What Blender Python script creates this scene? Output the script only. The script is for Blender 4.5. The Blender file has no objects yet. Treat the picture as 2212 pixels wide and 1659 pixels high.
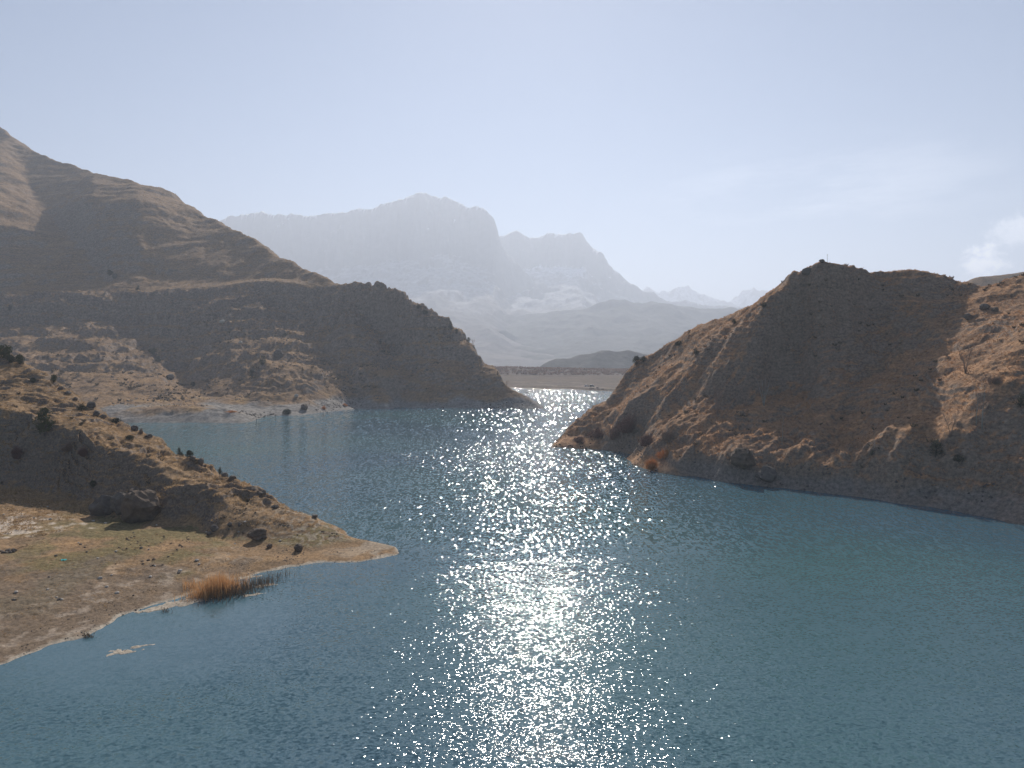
import bpy, math, random
import numpy as np
from mathutils import Vector, geometry

R = math.radians
scene = bpy.context.scene
col = scene.collection

# ------------------------------------------------------------------ camera
CAM_Z = 30.0
F = 1500.0
CX, CY, HOR = 1106.0, 829.5, 770.0          # image measurements on a 2212 px wide view
PITCH = math.atan((CY - HOR) / F)
cam_d = bpy.data.cameras.new("camera")
cam_d.sensor_width = 36.0
cam_d.lens = 36.0 * F / 2212.0
cam_d.clip_start = 0.5
cam_d.clip_end = 60000
cam = bpy.data.objects.new("camera", cam_d)
col.objects.link(cam)
cam.location = (0, 0, CAM_Z)
cam.rotation_euler = (math.pi / 2 - PITCH, 0, 0)
scene.camera = cam

# ------------------------------------------------------------------ light
SUN_EL, SUN_AZ = 36.5, 2.2                  # azimuth measured from +Y towards +X
scene.view_settings.view_transform = 'Standard'
scene.view_settings.look = 'None'
scene.view_settings.gamma = 1
scene.view_settings.exposure = 0.30
world = bpy.data.worlds.new("World")
scene.world = world
world.use_nodes = True
wn, wl = world.node_tree.nodes, world.node_tree.links
wn.clear()
w_out = wn.new('ShaderNodeOutputWorld')
w_bg = wn.new('ShaderNodeBackground')
w_sky = wn.new('ShaderNodeTexSky')
w_sky.sky_type = 'NISHITA'
w_sky.sun_disc = False
w_sky.sun_elevation = R(SUN_EL)
w_sky.sun_rotation = R(SUN_AZ)
w_sky.altitude = 800
w_sky.air_density = 1.0
w_sky.dust_density = 0.35
w_sky.ozone_density = 4.0
w_bg.inputs['Strength'].default_value = 0.056
wl.new(w_bg.outputs[0], w_out.inputs[0])
# thin high haze streaks and one small low cloud, both part of the sky
w_tc = wn.new('ShaderNodeTexCoord')
def w_dir_blob(az, el, rx, ry):
    d = (math.sin(R(az)) * math.cos(R(el)), math.cos(R(az)) * math.cos(R(el)), math.sin(R(el)))
    s_ = wn.new('ShaderNodeVectorMath'); s_.operation = 'SUBTRACT'; wl.new(w_tc.outputs['Generated'], s_.inputs[0]); s_.inputs[1].default_value = d
    m_ = wn.new('ShaderNodeVectorMath'); m_.operation = 'MULTIPLY'; wl.new(s_.outputs[0], m_.inputs[0]); m_.inputs[1].default_value = (1 / rx, 1 / rx, 1 / ry)
    l_ = wn.new('ShaderNodeVectorMath'); l_.operation = 'LENGTH'; wl.new(m_.outputs[0], l_.inputs[0])
    return l_.outputs['Value']
def w_math(op, a, b):
    m_ = wn.new('ShaderNodeMath'); m_.operation = op; m_.use_clamp = False
    for k_, v_ in enumerate((a, b)):
        if isinstance(v_, (int, float)): m_.inputs[k_].default_value = v_
        else: wl.new(v_, m_.inputs[k_])
    return m_.outputs[0]
def w_noise(sc_, sq, det):
    mp_ = wn.new('ShaderNodeMapping'); mp_.inputs['Scale'].default_value = sq; wl.new(w_tc.outputs['Generated'], mp_.inputs[0])
    t_ = wn.new('ShaderNodeTexNoise'); t_.inputs['Scale'].default_value = sc_; t_.inputs['Detail'].default_value = det; t_.inputs['Roughness'].default_value = 0.6
    wl.new(mp_.outputs[0], t_.inputs['Vector']); return t_.outputs['Fac']
def w_ramp(f_, a, b, top):
    r_ = wn.new('ShaderNodeMapRange'); r_.interpolation_type = 'SMOOTHSTEP'
    for k_, v_ in ((1, a), (2, b), (3, 0.0), (4, top)): r_.inputs[k_].default_value = v_
    wl.new(f_, r_.inputs[0]); return r_.outputs[0]
w_n = w_noise(75, (1, 1, 1.2), 5)
w_c1 = w_ramp(w_math('ADD', w_dir_blob(34.0, 6.3, 0.034, 0.034), w_math('MULTIPLY', w_n, 1.6)), 1.62, 0.95, 0.62)
w_c2 = w_ramp(w_math('ADD', w_dir_blob(36.0, 8.2, 0.045, 0.028), w_math('MULTIPLY', w_n, 1.6)), 1.7, 1.0, 0.30)
w_c3 = w_math('MULTIPLY', w_ramp(w_dir_blob(24, 12, 0.30, 0.085), 1.0, 0.1, 0.12), w_ramp(w_noise(5, (1, 1, 5), 5), 0.4, 0.7, 1.0))
w_cf = w_math('MAXIMUM', w_math('MAXIMUM', w_c1, w_c2), w_c3)
w_mx = wn.new('ShaderNodeMix'); w_mx.data_type = 'RGBA'
wl.new(w_cf, w_mx.inputs[0]); wl.new(w_sky.outputs[0], w_mx.inputs[6]); w_mx.inputs[7].default_value = (42.0, 40.0, 38.5, 1)
wl.new(w_mx.outputs[2], w_bg.inputs[0])

sun_d = bpy.data.lights.new("sun", 'SUN')
sun_d.energy = 5.0
sun_d.angle = R(0.5)
sun_d.color = (1.0, 0.93, 0.84)
sun = bpy.data.objects.new("sun", sun_d)
col.objects.link(sun)
sdir = Vector((math.sin(R(SUN_AZ)) * math.cos(R(SUN_EL)), math.cos(R(SUN_AZ)) * math.cos(R(SUN_EL)), math.sin(R(SUN_EL))))
sun.rotation_euler = sdir.to_track_quat('Z', 'Y').to_euler()
sun.location = (0, 0, 200)

cyc = scene.cycles
cyc.use_denoising = True
cyc.max_bounces = 6
cyc.diffuse_bounces = 2
cyc.glossy_bounces = 2
cyc.transmission_bounces = 2
cyc.transparent_max_bounces = 8
cyc.volume_bounces = 1
cyc.sample_clamp_indirect = 4
cyc.sample_clamp_direct = 0
cyc.caustics_reflective = False
cyc.caustics_refractive = False

# ------------------------------------------------------------------ projections
def P(x, y, D):
    """point seen at (x, y) lying D metres ahead (along +Y)"""
    dx, dy, dz = (x - CX), F, -(y - CY)
    c, s = math.cos(PITCH), math.sin(PITCH)
    wy, wz = dy * c + dz * s, -dy * s + dz * c
    k = D / wy
    return (dx * k, D, CAM_Z + wz * k)
def Wt(x, y):
    dx, dy, dz = (x - CX), F, -(y - CY)
    c, s = math.cos(PITCH), math.sin(PITCH)
    wy, wz = dy * c + dz * s, -dy * s + dz * c
    k = -CAM_Z / wz
    return (dx * k, wy * k, 0.0)

def Q(x, y, z):
    """point of the level plane at height z seen at (x, y)"""
    a = Wt(x, y); k = (CAM_Z - z) / CAM_Z
    return (a[0] * k, a[1] * k, z)

# ------------------------------------------------------------------ noise
def _hash(ix, iy, seed):
    h = (ix.astype(np.int64) * 374761393 + iy.astype(np.int64) * 668265263 + seed * 1442695041) & 0x7fffffff
    h = ((h ^ (h >> 13)) * 1274126177) & 0x7fffffff
    return (h ^ (h >> 16)) & 0xffff
def perlin(x, y, seed=0):
    ix, iy = np.floor(x), np.floor(y)
    fx, fy = x - ix, y - iy
    u, v = fx * fx * fx * (fx * (fx * 6 - 15) + 10), fy * fy * fy * (fy * (fy * 6 - 15) + 10)
    def g(a, b):
        t = _hash(ix + a, iy + b, seed) * (2 * math.pi / 65536.0)
        return np.cos(t) * (fx - a) + np.sin(t) * (fy - b)
    n00, n10, n01, n11 = g(0, 0), g(1, 0), g(0, 1), g(1, 1)
    return ((n00 * (1 - u) + n10 * u) * (1 - v) + (n01 * (1 - u) + n11 * u) * v) * 1.5
def fbm(x, y, scale, octv=4, seed=0, gain=0.5):
    a, f, s = 1.0, 1.0 / scale, 0.0
    for o in range(octv):
        s = s + a * perlin(x * f + 17.3 * o, y * f - 9.1 * o, seed + o)
        a *= gain; f *= 2.03
    return s
def ridged(x, y, scale, octv=4, seed=0, gain=0.5):
    a, f, s = 1.0, 1.0 / scale, 0.0
    for o in range(octv):
        s = s + a * (1 - 2 * np.abs(perlin(x * f + 7.7 * o, y * f + 3.1 * o, seed + o)))
        a *= gain; f *= 2.07
    return s
def sstep(a, b, x):
    t = np.clip((x - a) / (b - a), 0, 1)
    return t * t * (3 - 2 * t)

# ------------------------------------------------------------------ terrain from break lines
class Relief:
    """height field interpolated between measured break lines"""
    def __init__(self, lines, step, blur, floor=-6.0):
        pts, edges, key = [], [], {}
        for ln in lines:
            prev = None
            for p in ln:
                k = (round(p[0], 1), round(p[1], 1))
                if k not in key:
                    key[k] = len(pts); pts.append(p)
                i = key[k]
                if prev is not None and prev != i: edges.append((prev, i))
                prev = i
        vs, es, fs, ov, oe, of = geometry.delaunay_2d_cdt([Vector((p[0], p[1])) for p in pts], edges, [], 0, 1e-4)
        z = []
        for k, v in enumerate(vs):
            src = ov[k]
            if src: z.append(pts[src[0]][2])
            else:   # crossing of two break lines
                d = [((v.x - p[0]) ** 2 + (v.y - p[1]) ** 2 + 1e-3, p[2]) for p in pts]
                d.sort(); d = d[:4]
                z.append(sum(q[1] / q[0] for q in d) / sum(1 / q[0] for q in d))
        xs = [p[0] for p in pts]; ys = [p[1] for p in pts]
        self.x0, self.y0, self.s = min(xs), min(ys), step
        nx, ny = int((max(xs) - self.x0) / step) + 2, int((max(ys) - self.y0) / step) + 2
        H = np.full((ny, nx), floor, dtype=np.float64)
        for f in fs:
            a, b, c = (vs[i] for i in f)
            za, zb, zc = (z[i] for i in f)
            i0 = max(0, int((min(a.x, b.x, c.x) - self.x0) / step)); i1 = min(nx, int((max(a.x, b.x, c.x) - self.x0) / step) + 2)
            j0 = max(0, int((min(a.y, b.y, c.y) - self.y0) / step)); j1 = min(ny, int((max(a.y, b.y, c.y) - self.y0) / step) + 2)
            X, Y = np.meshgrid(self.x0 + np.arange(i0, i1) * step, self.y0 + np.arange(j0, j1) * step)
            det = (b.y - c.y) * (a.x - c.x) + (c.x - b.x) * (a.y - c.y)
            if abs(det) < 1e-9: continue
            l1 = ((b.y - c.y) * (X - c.x) + (c.x - b.x) * (Y - c.y)) / det
            l2 = ((c.y - a.y) * (X - c.x) + (a.x - c.x) * (Y - c.y)) / det
            l3 = 1 - l1 - l2
            m = (l1 >= -1e-6) & (l2 >= -1e-6) & (l3 >= -1e-6)
            sub = H[j0:j1, i0:i1]
            sub[m] = (l1 * za + l2 * zb + l3 * zc)[m]
        n = max(1, int(round(blur / step)))
        for _ in range(2):
            for ax in (0, 1):
                pad = [(0, 0), (0, 0)]; pad[ax] = (n, n)
                cs = np.cumsum(np.pad(H, pad, mode='edge'), axis=ax)
                w = 2 * n
                H = ((cs[w:, :] - np.vstack([np.zeros((1, cs.shape[1])), cs[:-w - 1, :]])) if ax == 0 else
                     (cs[:, w:] - np.hstack([np.zeros((cs.shape[0], 1)), cs[:, :-w - 1]]))) / (w + 1)
        self.H = H
    def base(self, X, Y):
        u = np.clip((X - self.x0) / self.s, 0, self.H.shape[1] - 1.001)
        v = np.clip((Y - self.y0) / self.s, 0, self.H.shape[0] - 1.001)
        i, j = u.astype(int), v.astype(int)
        fu, fv = u - i, v - j
        H = self.H
        return (H[j, i] * (1 - fu) + H[j, i + 1] * fu) * (1 - fv) + (H[j + 1, i] * (1 - fu) + H[j + 1, i + 1] * fu) * fv

def mesh_from_grid(name, X, Y, Z, keep, mat, attrs=None, smooth=True):
    ny, nx = X.shape
    idx = np.arange(nx * ny).reshape(ny, nx)
    q = np.stack([idx[:-1, :-1], idx[:-1, 1:], idx[1:, 1:], idx[1:, :-1]], axis=-1).reshape(-1, 4)
    kq = (keep[:-1, :-1] | keep[:-1, 1:] | keep[1:, 1:] | keep[1:, :-1]).reshape(-1)
    q = q[kq]
    used = np.unique(q)
    remap = np.full(nx * ny, -1); remap[used] = np.arange(len(used))
    q = remap[q].astype(np.int32)
    co = np.stack([X.ravel()[used], Y.ravel()[used], Z.ravel()[used]], axis=-1).astype(np.float32)
    me = bpy.data.meshes.new(name)
    me.vertices.add(len(used)); me.vertices.foreach_set('co', co.ravel())
    me.loops.add(q.size); me.loops.foreach_set('vertex_index', q.ravel())
    me.polygons.add(len(q))
    me.polygons.foreach_set('loop_start', np.arange(0, q.size, 4, dtype=np.int32))
    me.polygons.foreach_set('loop_total', np.full(len(q), 4, dtype=np.int32))
    me.polygons.foreach_set('use_smooth', np.full(len(q), smooth, dtype=bool))
    me.update(calc_edges=True)
    for k, arr in (attrs or {}).items():
        at = me.attributes.new(k, 'FLOAT', 'POINT')
        at.data.foreach_set('value', arr.ravel()[used].astype(np.float32))
    me.materials.append(mat)
    ob = bpy.data.objects.new(name, me)
    col.objects.link(ob)
    return ob

def fan(az0, az1, daz, r0, r1, dr):
    """polar ground grid (finer close up), returns X, Y"""
    a = np.radians(np.arange(az0, az1, daz))
    r = [r0]
    while r[-1] < r1: r.append(r[-1] + dr * (0.6 + 0.8 * (r[-1] - r0) / (r1 - r0)))
    A, Rr = np.meshgrid(a, np.array(r))
    return Rr * np.sin(A), Rr * np.cos(A)

# ------------------------------------------------------------------ materials
def mat_new(name):
    m = bpy.data.materials.new(name); m.use_nodes = True
    n, l = m.node_tree.nodes, m.node_tree.links
    n.clear()
    o = n.new('ShaderNodeOutputMaterial')
    b = n.new('ShaderNodeBsdfPrincipled')
    l.new(b.outputs[0], o.inputs[0])
    return m, n, l, b
def pos_node(n, l, scale=(1, 1, 1)):
    g = n.new('ShaderNodeNewGeometry')
    mp = n.new('ShaderNodeMapping'); mp.inputs['Scale'].default_value = scale
    l.new(g.outputs['Position'], mp.inputs[0])
    return mp.outputs[0], g
def noise(n, l, vec, scale, detail=4, rough=0.6, color=False):
    t = n.new('ShaderNodeTexNoise')
    t.inputs['Scale'].default_value = scale
    t.inputs['Detail'].default_value = detail
    t.inputs['Roughness'].default_value = rough
    l.new(vec, t.inputs['Vector'])
    return t.outputs['Color' if color else 'Fac']
def ramp(n, l, fac, stops):
    r = n.new('ShaderNodeValToRGB')
    e = r.color_ramp.elements
    while len(e) < len(stops): e.new(0.5)
    for k, (p, c) in enumerate(stops):
        e[k].position = p
        e[k].color = (c, c, c, 1) if isinstance(c, (int, float)) else (*c, 1)
    l.new(fac, r.inputs[0])
    return r.outputs[0]
def mix(n, l, fac, a, b):
    m = n.new('ShaderNodeMix'); m.data_type = 'RGBA'
    for s, v in ((m.inputs[0], fac), (m.inputs[6], a), (m.inputs[7], b)):
        if isinstance(v, (int, float)): s.default_value = v if s == m.inputs[0] else (v, v, v, 1)
        elif isinstance(v, tuple): s.default_value = (*v, 1)
        else: l.new(v, s)
    return m.outputs[2]
def attr(n, name):
    a = n.new('ShaderNodeAttribute'); a.attribute_name = name
    return a.outputs['Fac']
def mth(n, l, op, a, b=None):
    m = n.new('ShaderNodeMath'); m.operation = op
    for k, v in enumerate((a, b)):
        if v is None: continue
        if isinstance(v, (int, float)): m.inputs[k].default_value = v
        else: l.new(v, m.inputs[k])
    return m.outputs[0]

def terrain_mat(name, grass, grass2, grass3, rock, rock2, pale, big, mid, fine, bump, bdist, extra=(), streak=None):
    """grass in three tones, rock / pale bank / extra tints taken from relief attributes"""
    m, n, l, b = mat_new(name)
    v, g = pos_node(n, l)
    c = mix(n, l, ramp(n, l, noise(n, l, v, 1 / big, 5, 0.6), [(0.35, 0.0), (0.65, 1.0)]), grass, grass2)
    c = mix(n, l, ramp(n, l, noise(n, l, v, 1 / mid, 5, 0.65), [(0.45, 0.0), (0.68, 0.75)]), c, grass3)
    if streak:
        vs_, _ = pos_node(n, l, (streak[0], streak[0], streak[1]))
        c = mix(n, l, ramp(n, l, noise(n, l, vs_, 1.0, 5, 0.65), [(0.40, 0.0), (0.62, streak[2])]), c, grass3)
        c = mix(n, l, ramp(n, l, noise(n, l, vs_, 1.7, 4, 0.65), [(0.52, 0.0), (0.70, 0.55)]), c, tuple(min(0.8, q * 1.25) for q in grass))
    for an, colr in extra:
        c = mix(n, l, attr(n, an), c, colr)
    v2, _ = pos_node(n, l, (1, 1, 3.0))
    rk = mix(n, l, ramp(n, l, noise(n, l, v2, 1 / (mid * 0.6), 6, 0.7), [(0.3, 0.0), (0.7, 1.0)]), rock, rock2)
    c = mix(n, l, attr(n, 'rock'), c, rk)
    pl = mix(n, l, ramp(n, l, noise(n, l, v2, 1 / (mid * 0.4), 6, 0.7), [(0.3, 0.0), (0.7, 1.0)]), pale, tuple(q * 0.62 for q in pale))
    c = mix(n, l, attr(n, 'pale'), c, pl)
    sp = ramp(n, l, noise(n, l, v, 1 / fine, 3, 0.7), [(0.3, 0.55), (0.7, 1.35)])
    mm = n.new('ShaderNodeMix'); mm.data_type = 'RGBA'; mm.blend_type = 'MULTIPLY'; mm.inputs[0].default_value = 1.0
    l.new(c, mm.inputs[6]); l.new(sp, mm.inputs[7])
    l.new(mm.outputs[2], b.inputs['Base Color'])
    b.inputs['Roughness'].default_value = 0.95
    b.inputs['Specular IOR Level'].default_value = 0.1
    bp = n.new('ShaderNodeBump'); bp.inputs['Strength'].default_value = bump; bp.inputs['Distance'].default_value = bdist
    l.new(noise(n, l, v, 1 / (fine * 1.6), 6, 0.75), bp.inputs['Height'])
    l.new(bp.outputs[0], b.inputs['Normal'])
    return m

M_near = terrain_mat('near_slope_soil', (0.36, 0.225, 0.115), (0.27, 0.175, 0.095), (0.20, 0.142, 0.09), (0.155, 0.118, 0.09), (0.25, 0.195, 0.15), (0.50, 0.43, 0.34),
                     14, 3.2, 0.45, 0.6, 0.25, extra=(('green', (0.165, 0.14, 0.065)), ('mud', (0.175, 0.135, 0.10)), ('sand', (0.62, 0.52, 0.42))), streak=(0.16, 1.1, 0.5))
M_left = terrain_mat('far_slope_soil', (0.31, 0.195, 0.10), (0.24, 0.152, 0.083), (0.21, 0.142, 0.092), (0.19, 0.145, 0.112), (0.29, 0.225, 0.175), (0.30, 0.28, 0.255),
                     60, 11, 1.6, 0.7, 0.9, extra=(('green', (0.35, 0.22, 0.10)),), streak=(0.035, 0.36, 0.85))
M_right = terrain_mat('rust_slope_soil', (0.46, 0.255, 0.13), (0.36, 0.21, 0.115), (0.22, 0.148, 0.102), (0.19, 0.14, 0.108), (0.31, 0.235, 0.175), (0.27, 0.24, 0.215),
                      22, 4.5, 0.7, 0.7, 0.45, extra=(('green', (0.19, 0.142, 0.10)),), streak=(0.10, 0.6, 0.6))  # 'green' here is a dark brown that paints shade on the dark face
M_plain = terrain_mat('plain_soil', (0.135, 0.095, 0.065), (0.105, 0.078, 0.056), (0.08, 0.062, 0.05), (0.10, 0.08, 0.08), (0.13, 0.10, 0.09), (0.55, 0.47, 0.38),
                      60, 14, 2.5, 0.5, 0.6, extra=(('green', (0.13, 0.10, 0.085)),))
M_mount = terrain_mat('mountain_rock', (0.19, 0.16, 0.14), (0.14, 0.125, 0.12), (0.09, 0.085, 0.085), (0.07, 0.07, 0.075), (0.10, 0.095, 0.095), (0.85, 0.87, 0.9),
                      600, 160, 40, 0.5, 12)
M_blue = terrain_mat('wooded_ridge_soil', (0.09, 0.085, 0.075), (0.07, 0.07, 0.06), (0.05, 0.05, 0.045), (0.07, 0.07, 0.07), (0.09, 0.09, 0.09), (0.8, 0.8, 0.82),
                     300, 80, 20, 0.5, 6)

def structure(ob, name=None):
    ob['kind'] = 'structure'
    return ob

HILLS = {}
def height_at(h, x, y):
    return float(HILLS[h](np.array([x]), np.array([y]))[0])
def hit(h, x, y, dmin, dmax, n=1500):
    """where the sight line through (x, y) first meets hill h"""
    a = np.array(P(x, y, 1.0)); c = np.array([0, 0, CAM_Z]); d = a - c
    D = np.linspace(dmin, dmax, n)
    X, Y, Z = d[0] * D, D, CAM_Z + d[2] * D
    H = HILLS[h](X, Y)
    on = (H > Z) & (H > 0.05)
    k = np.argmax(on)
    if not on.any(): k = int(np.argmin(np.where(H > 0.8, Z - H, 1e6)))      # sight line grazes over the crest: stand on the crest
    return Vector((X[k], Y[k], float(H[k])))

def slope_of(X, Y, Z):
    """gradient of a grid of heights over its own ground positions"""
    Xi, Xj = np.gradient(X); Yi, Yj = np.gradient(Y); Zi, Zj = np.gradient(Z)
    det = Xi * Yj - Xj * Yi
    gx = (Zi * Yj - Zj * Yi) / det; gy = (Zj * Xi - Zi * Xj) / det
    return gx, gy, np.hypot(gx, gy)

# ---------------------------------------------------------------- near headland (left foreground)
near_lines = [
    # shore, then its hidden back side
    [(-160, 20, 0), (-90, 55, 0), Wt(0, 1437), Wt(60, 1408), Wt(110, 1393), Wt(200, 1368), Wt(290, 1325), Wt(335, 1306), Wt(440, 1276), Wt(530, 1243), Wt(600, 1224),
     Wt(700, 1219), Wt(760, 1215), Wt(820, 1208), Wt(852, 1197), (-20.5, 110.5, 0), (-33, 121, 0), (-45.5, 135, 0), (-73, 163, 0), (-111, 203, 0), (-175, 262, 0), (-260, 300, 0)],
    # crest
    [Wt(852, 1197), P(770, 1162, 110.5), P(700, 1130, 114.5), P(600, 1084, 121), P(520, 1044, 128), P(440, 1004, 137), P(370, 969, 146), P(290, 924, 157),
     P(200, 879, 168), P(130, 838, 178), P(60, 789, 190), P(0, 750, 200), P(-150, 650, 222), P(-500, 560, 250)],
    # lower edge of the sunlit band
    [P(0, 885, 152), P(100, 905, 146), P(200, 950, 138), P(300, 995, 131), P(400, 1040, 125), P(500, 1085, 119.5), P(600, 1120, 114.8), P(680, 1150, 111), P(760, 1180, 107.5)],
    [P(-400, 850, 160), P(0, 885, 152)],
    # foot of the dark face
    [P(-400, 1010, 146), P(0, 1050, 141), P(100, 1068, 136), P(200, 1090, 129), P(260, 1120, 121), P(400, 1140, 116.2), P(480, 1160, 112), P(540, 1185, 106.5), P(640, 1196, 103.8), P(740, 1204, 101.3)],
    [Q(-200, 1160, 2.6), Q(0, 1150, 2.3), Q(150, 1160, 2.1), Q(300, 1185, 1.8), Q(450, 1203, 1.3), Q(600, 1208, 0.6)],
    [Q(-200, 1260, 1.9), Q(0, 1250, 1.8), Q(200, 1230, 1.5), Q(400, 1225, 1.1)],
    [Q(-200, 1440, 0.9), Q(0, 1350, 1.0), Q(150, 1315, 0.9), Q(250, 1290, 0.8), Q(330, 1268, 0.6), Q(440, 1250, 0.4)],
    [(-170, 10, -5), (-95, 40, -5), (-52, 60, -3), (-38, 72, -3), (-25, 84, -3), (-8, 103, -3), (-10, 115, -5), (-30, 135, -5), (-60, 170, -5), (-100, 220, -5), (-170, 290, -5), (-280, 330, -5)],
]
R_near = Relief(near_lines, 0.4, 0.9)
def bars(X, Y):
    """shallow silt bars just off the shore"""
    b = 0
    for (x, y, rx, ry, ang, h) in BARS:
        c, s = math.cos(ang), math.sin(ang)
        u, v = ((X - x) * c + (Y - y) * s) / rx, (-(X - x) * s + (Y - y) * c) / ry
        b = np.maximum(b, h * np.exp(-(u * u + v * v)))
    return b
BARS = []
for (x, y, rx, ry, ang, h) in ((345, 1313, 2.6, 1.1, 0.75, 0.95), (392, 1303, 3.2, 1.4, 0.6, 1.0), (440, 1288, 2.2, 1.0, 0.5, 0.95), (262, 1408, 2.6, 0.8, 0.25, 0.66), (300, 1396, 1.6, 0.5, 0.4, 0.60), (575, 1264, 2.8, 0.9, 0.45, 0.66), (525, 1248, 3, 0.9, 0.3, 0.74), (540, 1285, 2.6, 0.6, 0.45, 0.6)):
    q = Wt(x, y); BARS.append((q[0], q[1], rx, ry, ang, h))
def near_h(X, Y):
    wx, wy = X + 1.6 * fbm(X, Y, 11, 3, 11), Y + 1.3 * fbm(X, Y, 9, 3, 12)
    z = R_near.base(wx, wy)
    up = sstep(0.6, 4, z)
    sl = sstep(2.0, 6.0, z)
    z = z + up * (0.7 * fbm(X, Y, 14, 4, 21) + 0.3 * ridged(X * 1.3, Y * 0.8, 7, 3, 22) - 0.2)
    wob = fbm(X, Y, 16, 4, 24) * 1.6 + fbm(X, Y, 3.0, 2, 25) * 0.25
    p = 1.7
    ph = z / p + wob
    z = z + sl * p * 0.25 * np.sin(2 * math.pi * ph) * (0.4 + sstep(-0.2, 0.5, fbm(X, Y, 12, 3, 26)))
    z = z + sstep(0.15, 1.2, z) * (0.10 * fbm(X, Y, 1.1, 3, 27) + 0.10 * fbm(X, Y, 4, 2, 28))
    z = z + 0.035 * fbm(X, Y, 2.2, 3, 29)
    # silt bars
    b = bars(X + 0.5 * fbm(X, Y, 2.5, 3, 31), Y + 0.3 * fbm(X, Y, 2.0, 3, 32))
    zb = -0.38 + 0.82 * b + 0.16 * fbm(X, Y, 0.8, 3, 33)
    zb = np.minimum(zb, 0.03 + 0.012 * fbm(X, Y, 0.5, 2, 34))
    return np.where(z < 0.05, np.maximum(z, zb), z)
HILLS['near'] = near_h
X, Y = fan(-40, -8, 0.055, 62, 262, 0.30)
Z = near_h(X, Y)
gx, gy, sl = slope_of(X, Y, Z)
nz = fbm(X, Y, 6, 4, 41)
q = Wt(20, 1165)
sand_d = np.hypot((X - P(-10, 1150, 113)[0]) / 12.0, (Y - 112) / 7.0)
q2 = Wt(400, 1250)
at = {
    'rock': sstep(0.75, 1.25, sl + 0.5 * nz) * sstep(1.0, 2.5, Z),
    'pale': np.maximum(sstep(0.14, 0.04, Z + 0.06 * fbm(X, Y, 3, 3, 43)), 0.55 * sstep(-32, -20, X) * sstep(0.1, 0.4, nz + 0.3) * (sl < 0.9)) + 0.5 * sstep(0.0, 0.6, np.sin(6.28 * (Z / 0.8 + 1.5 * nz))) * sstep(-50, -34, X) * sstep(0.5, 1.0, Z),
    'green': sstep(2.6, 1.8, Z) * sstep(0.5, 0.9, Z) * sstep(-0.25, 0.3, fbm(X, Y, 9, 3, 42) + 0.3 * sstep(98, 108, Y)) * (sl < 0.35) * 0.8,
    'mud': sstep(98, 90, Y + 8 * nz) * 0.75 * sstep(-30, -45, X + 6 * nz),
    'sand': sstep(1.0, 0.2, sand_d + 0.9 * fbm(X, Y, 2.2, 4, 44)) * 0.8 + 0.28 * sstep(0.15, 0.6, fbm(X * 1.0, Y, 2.2, 5, 45)) * sstep(-62, -50, X) * sstep(97, 92, Y),
}
structure(mesh_from_grid('headland', X, Y, Z, Z > -0.35, M_near, at))

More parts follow.
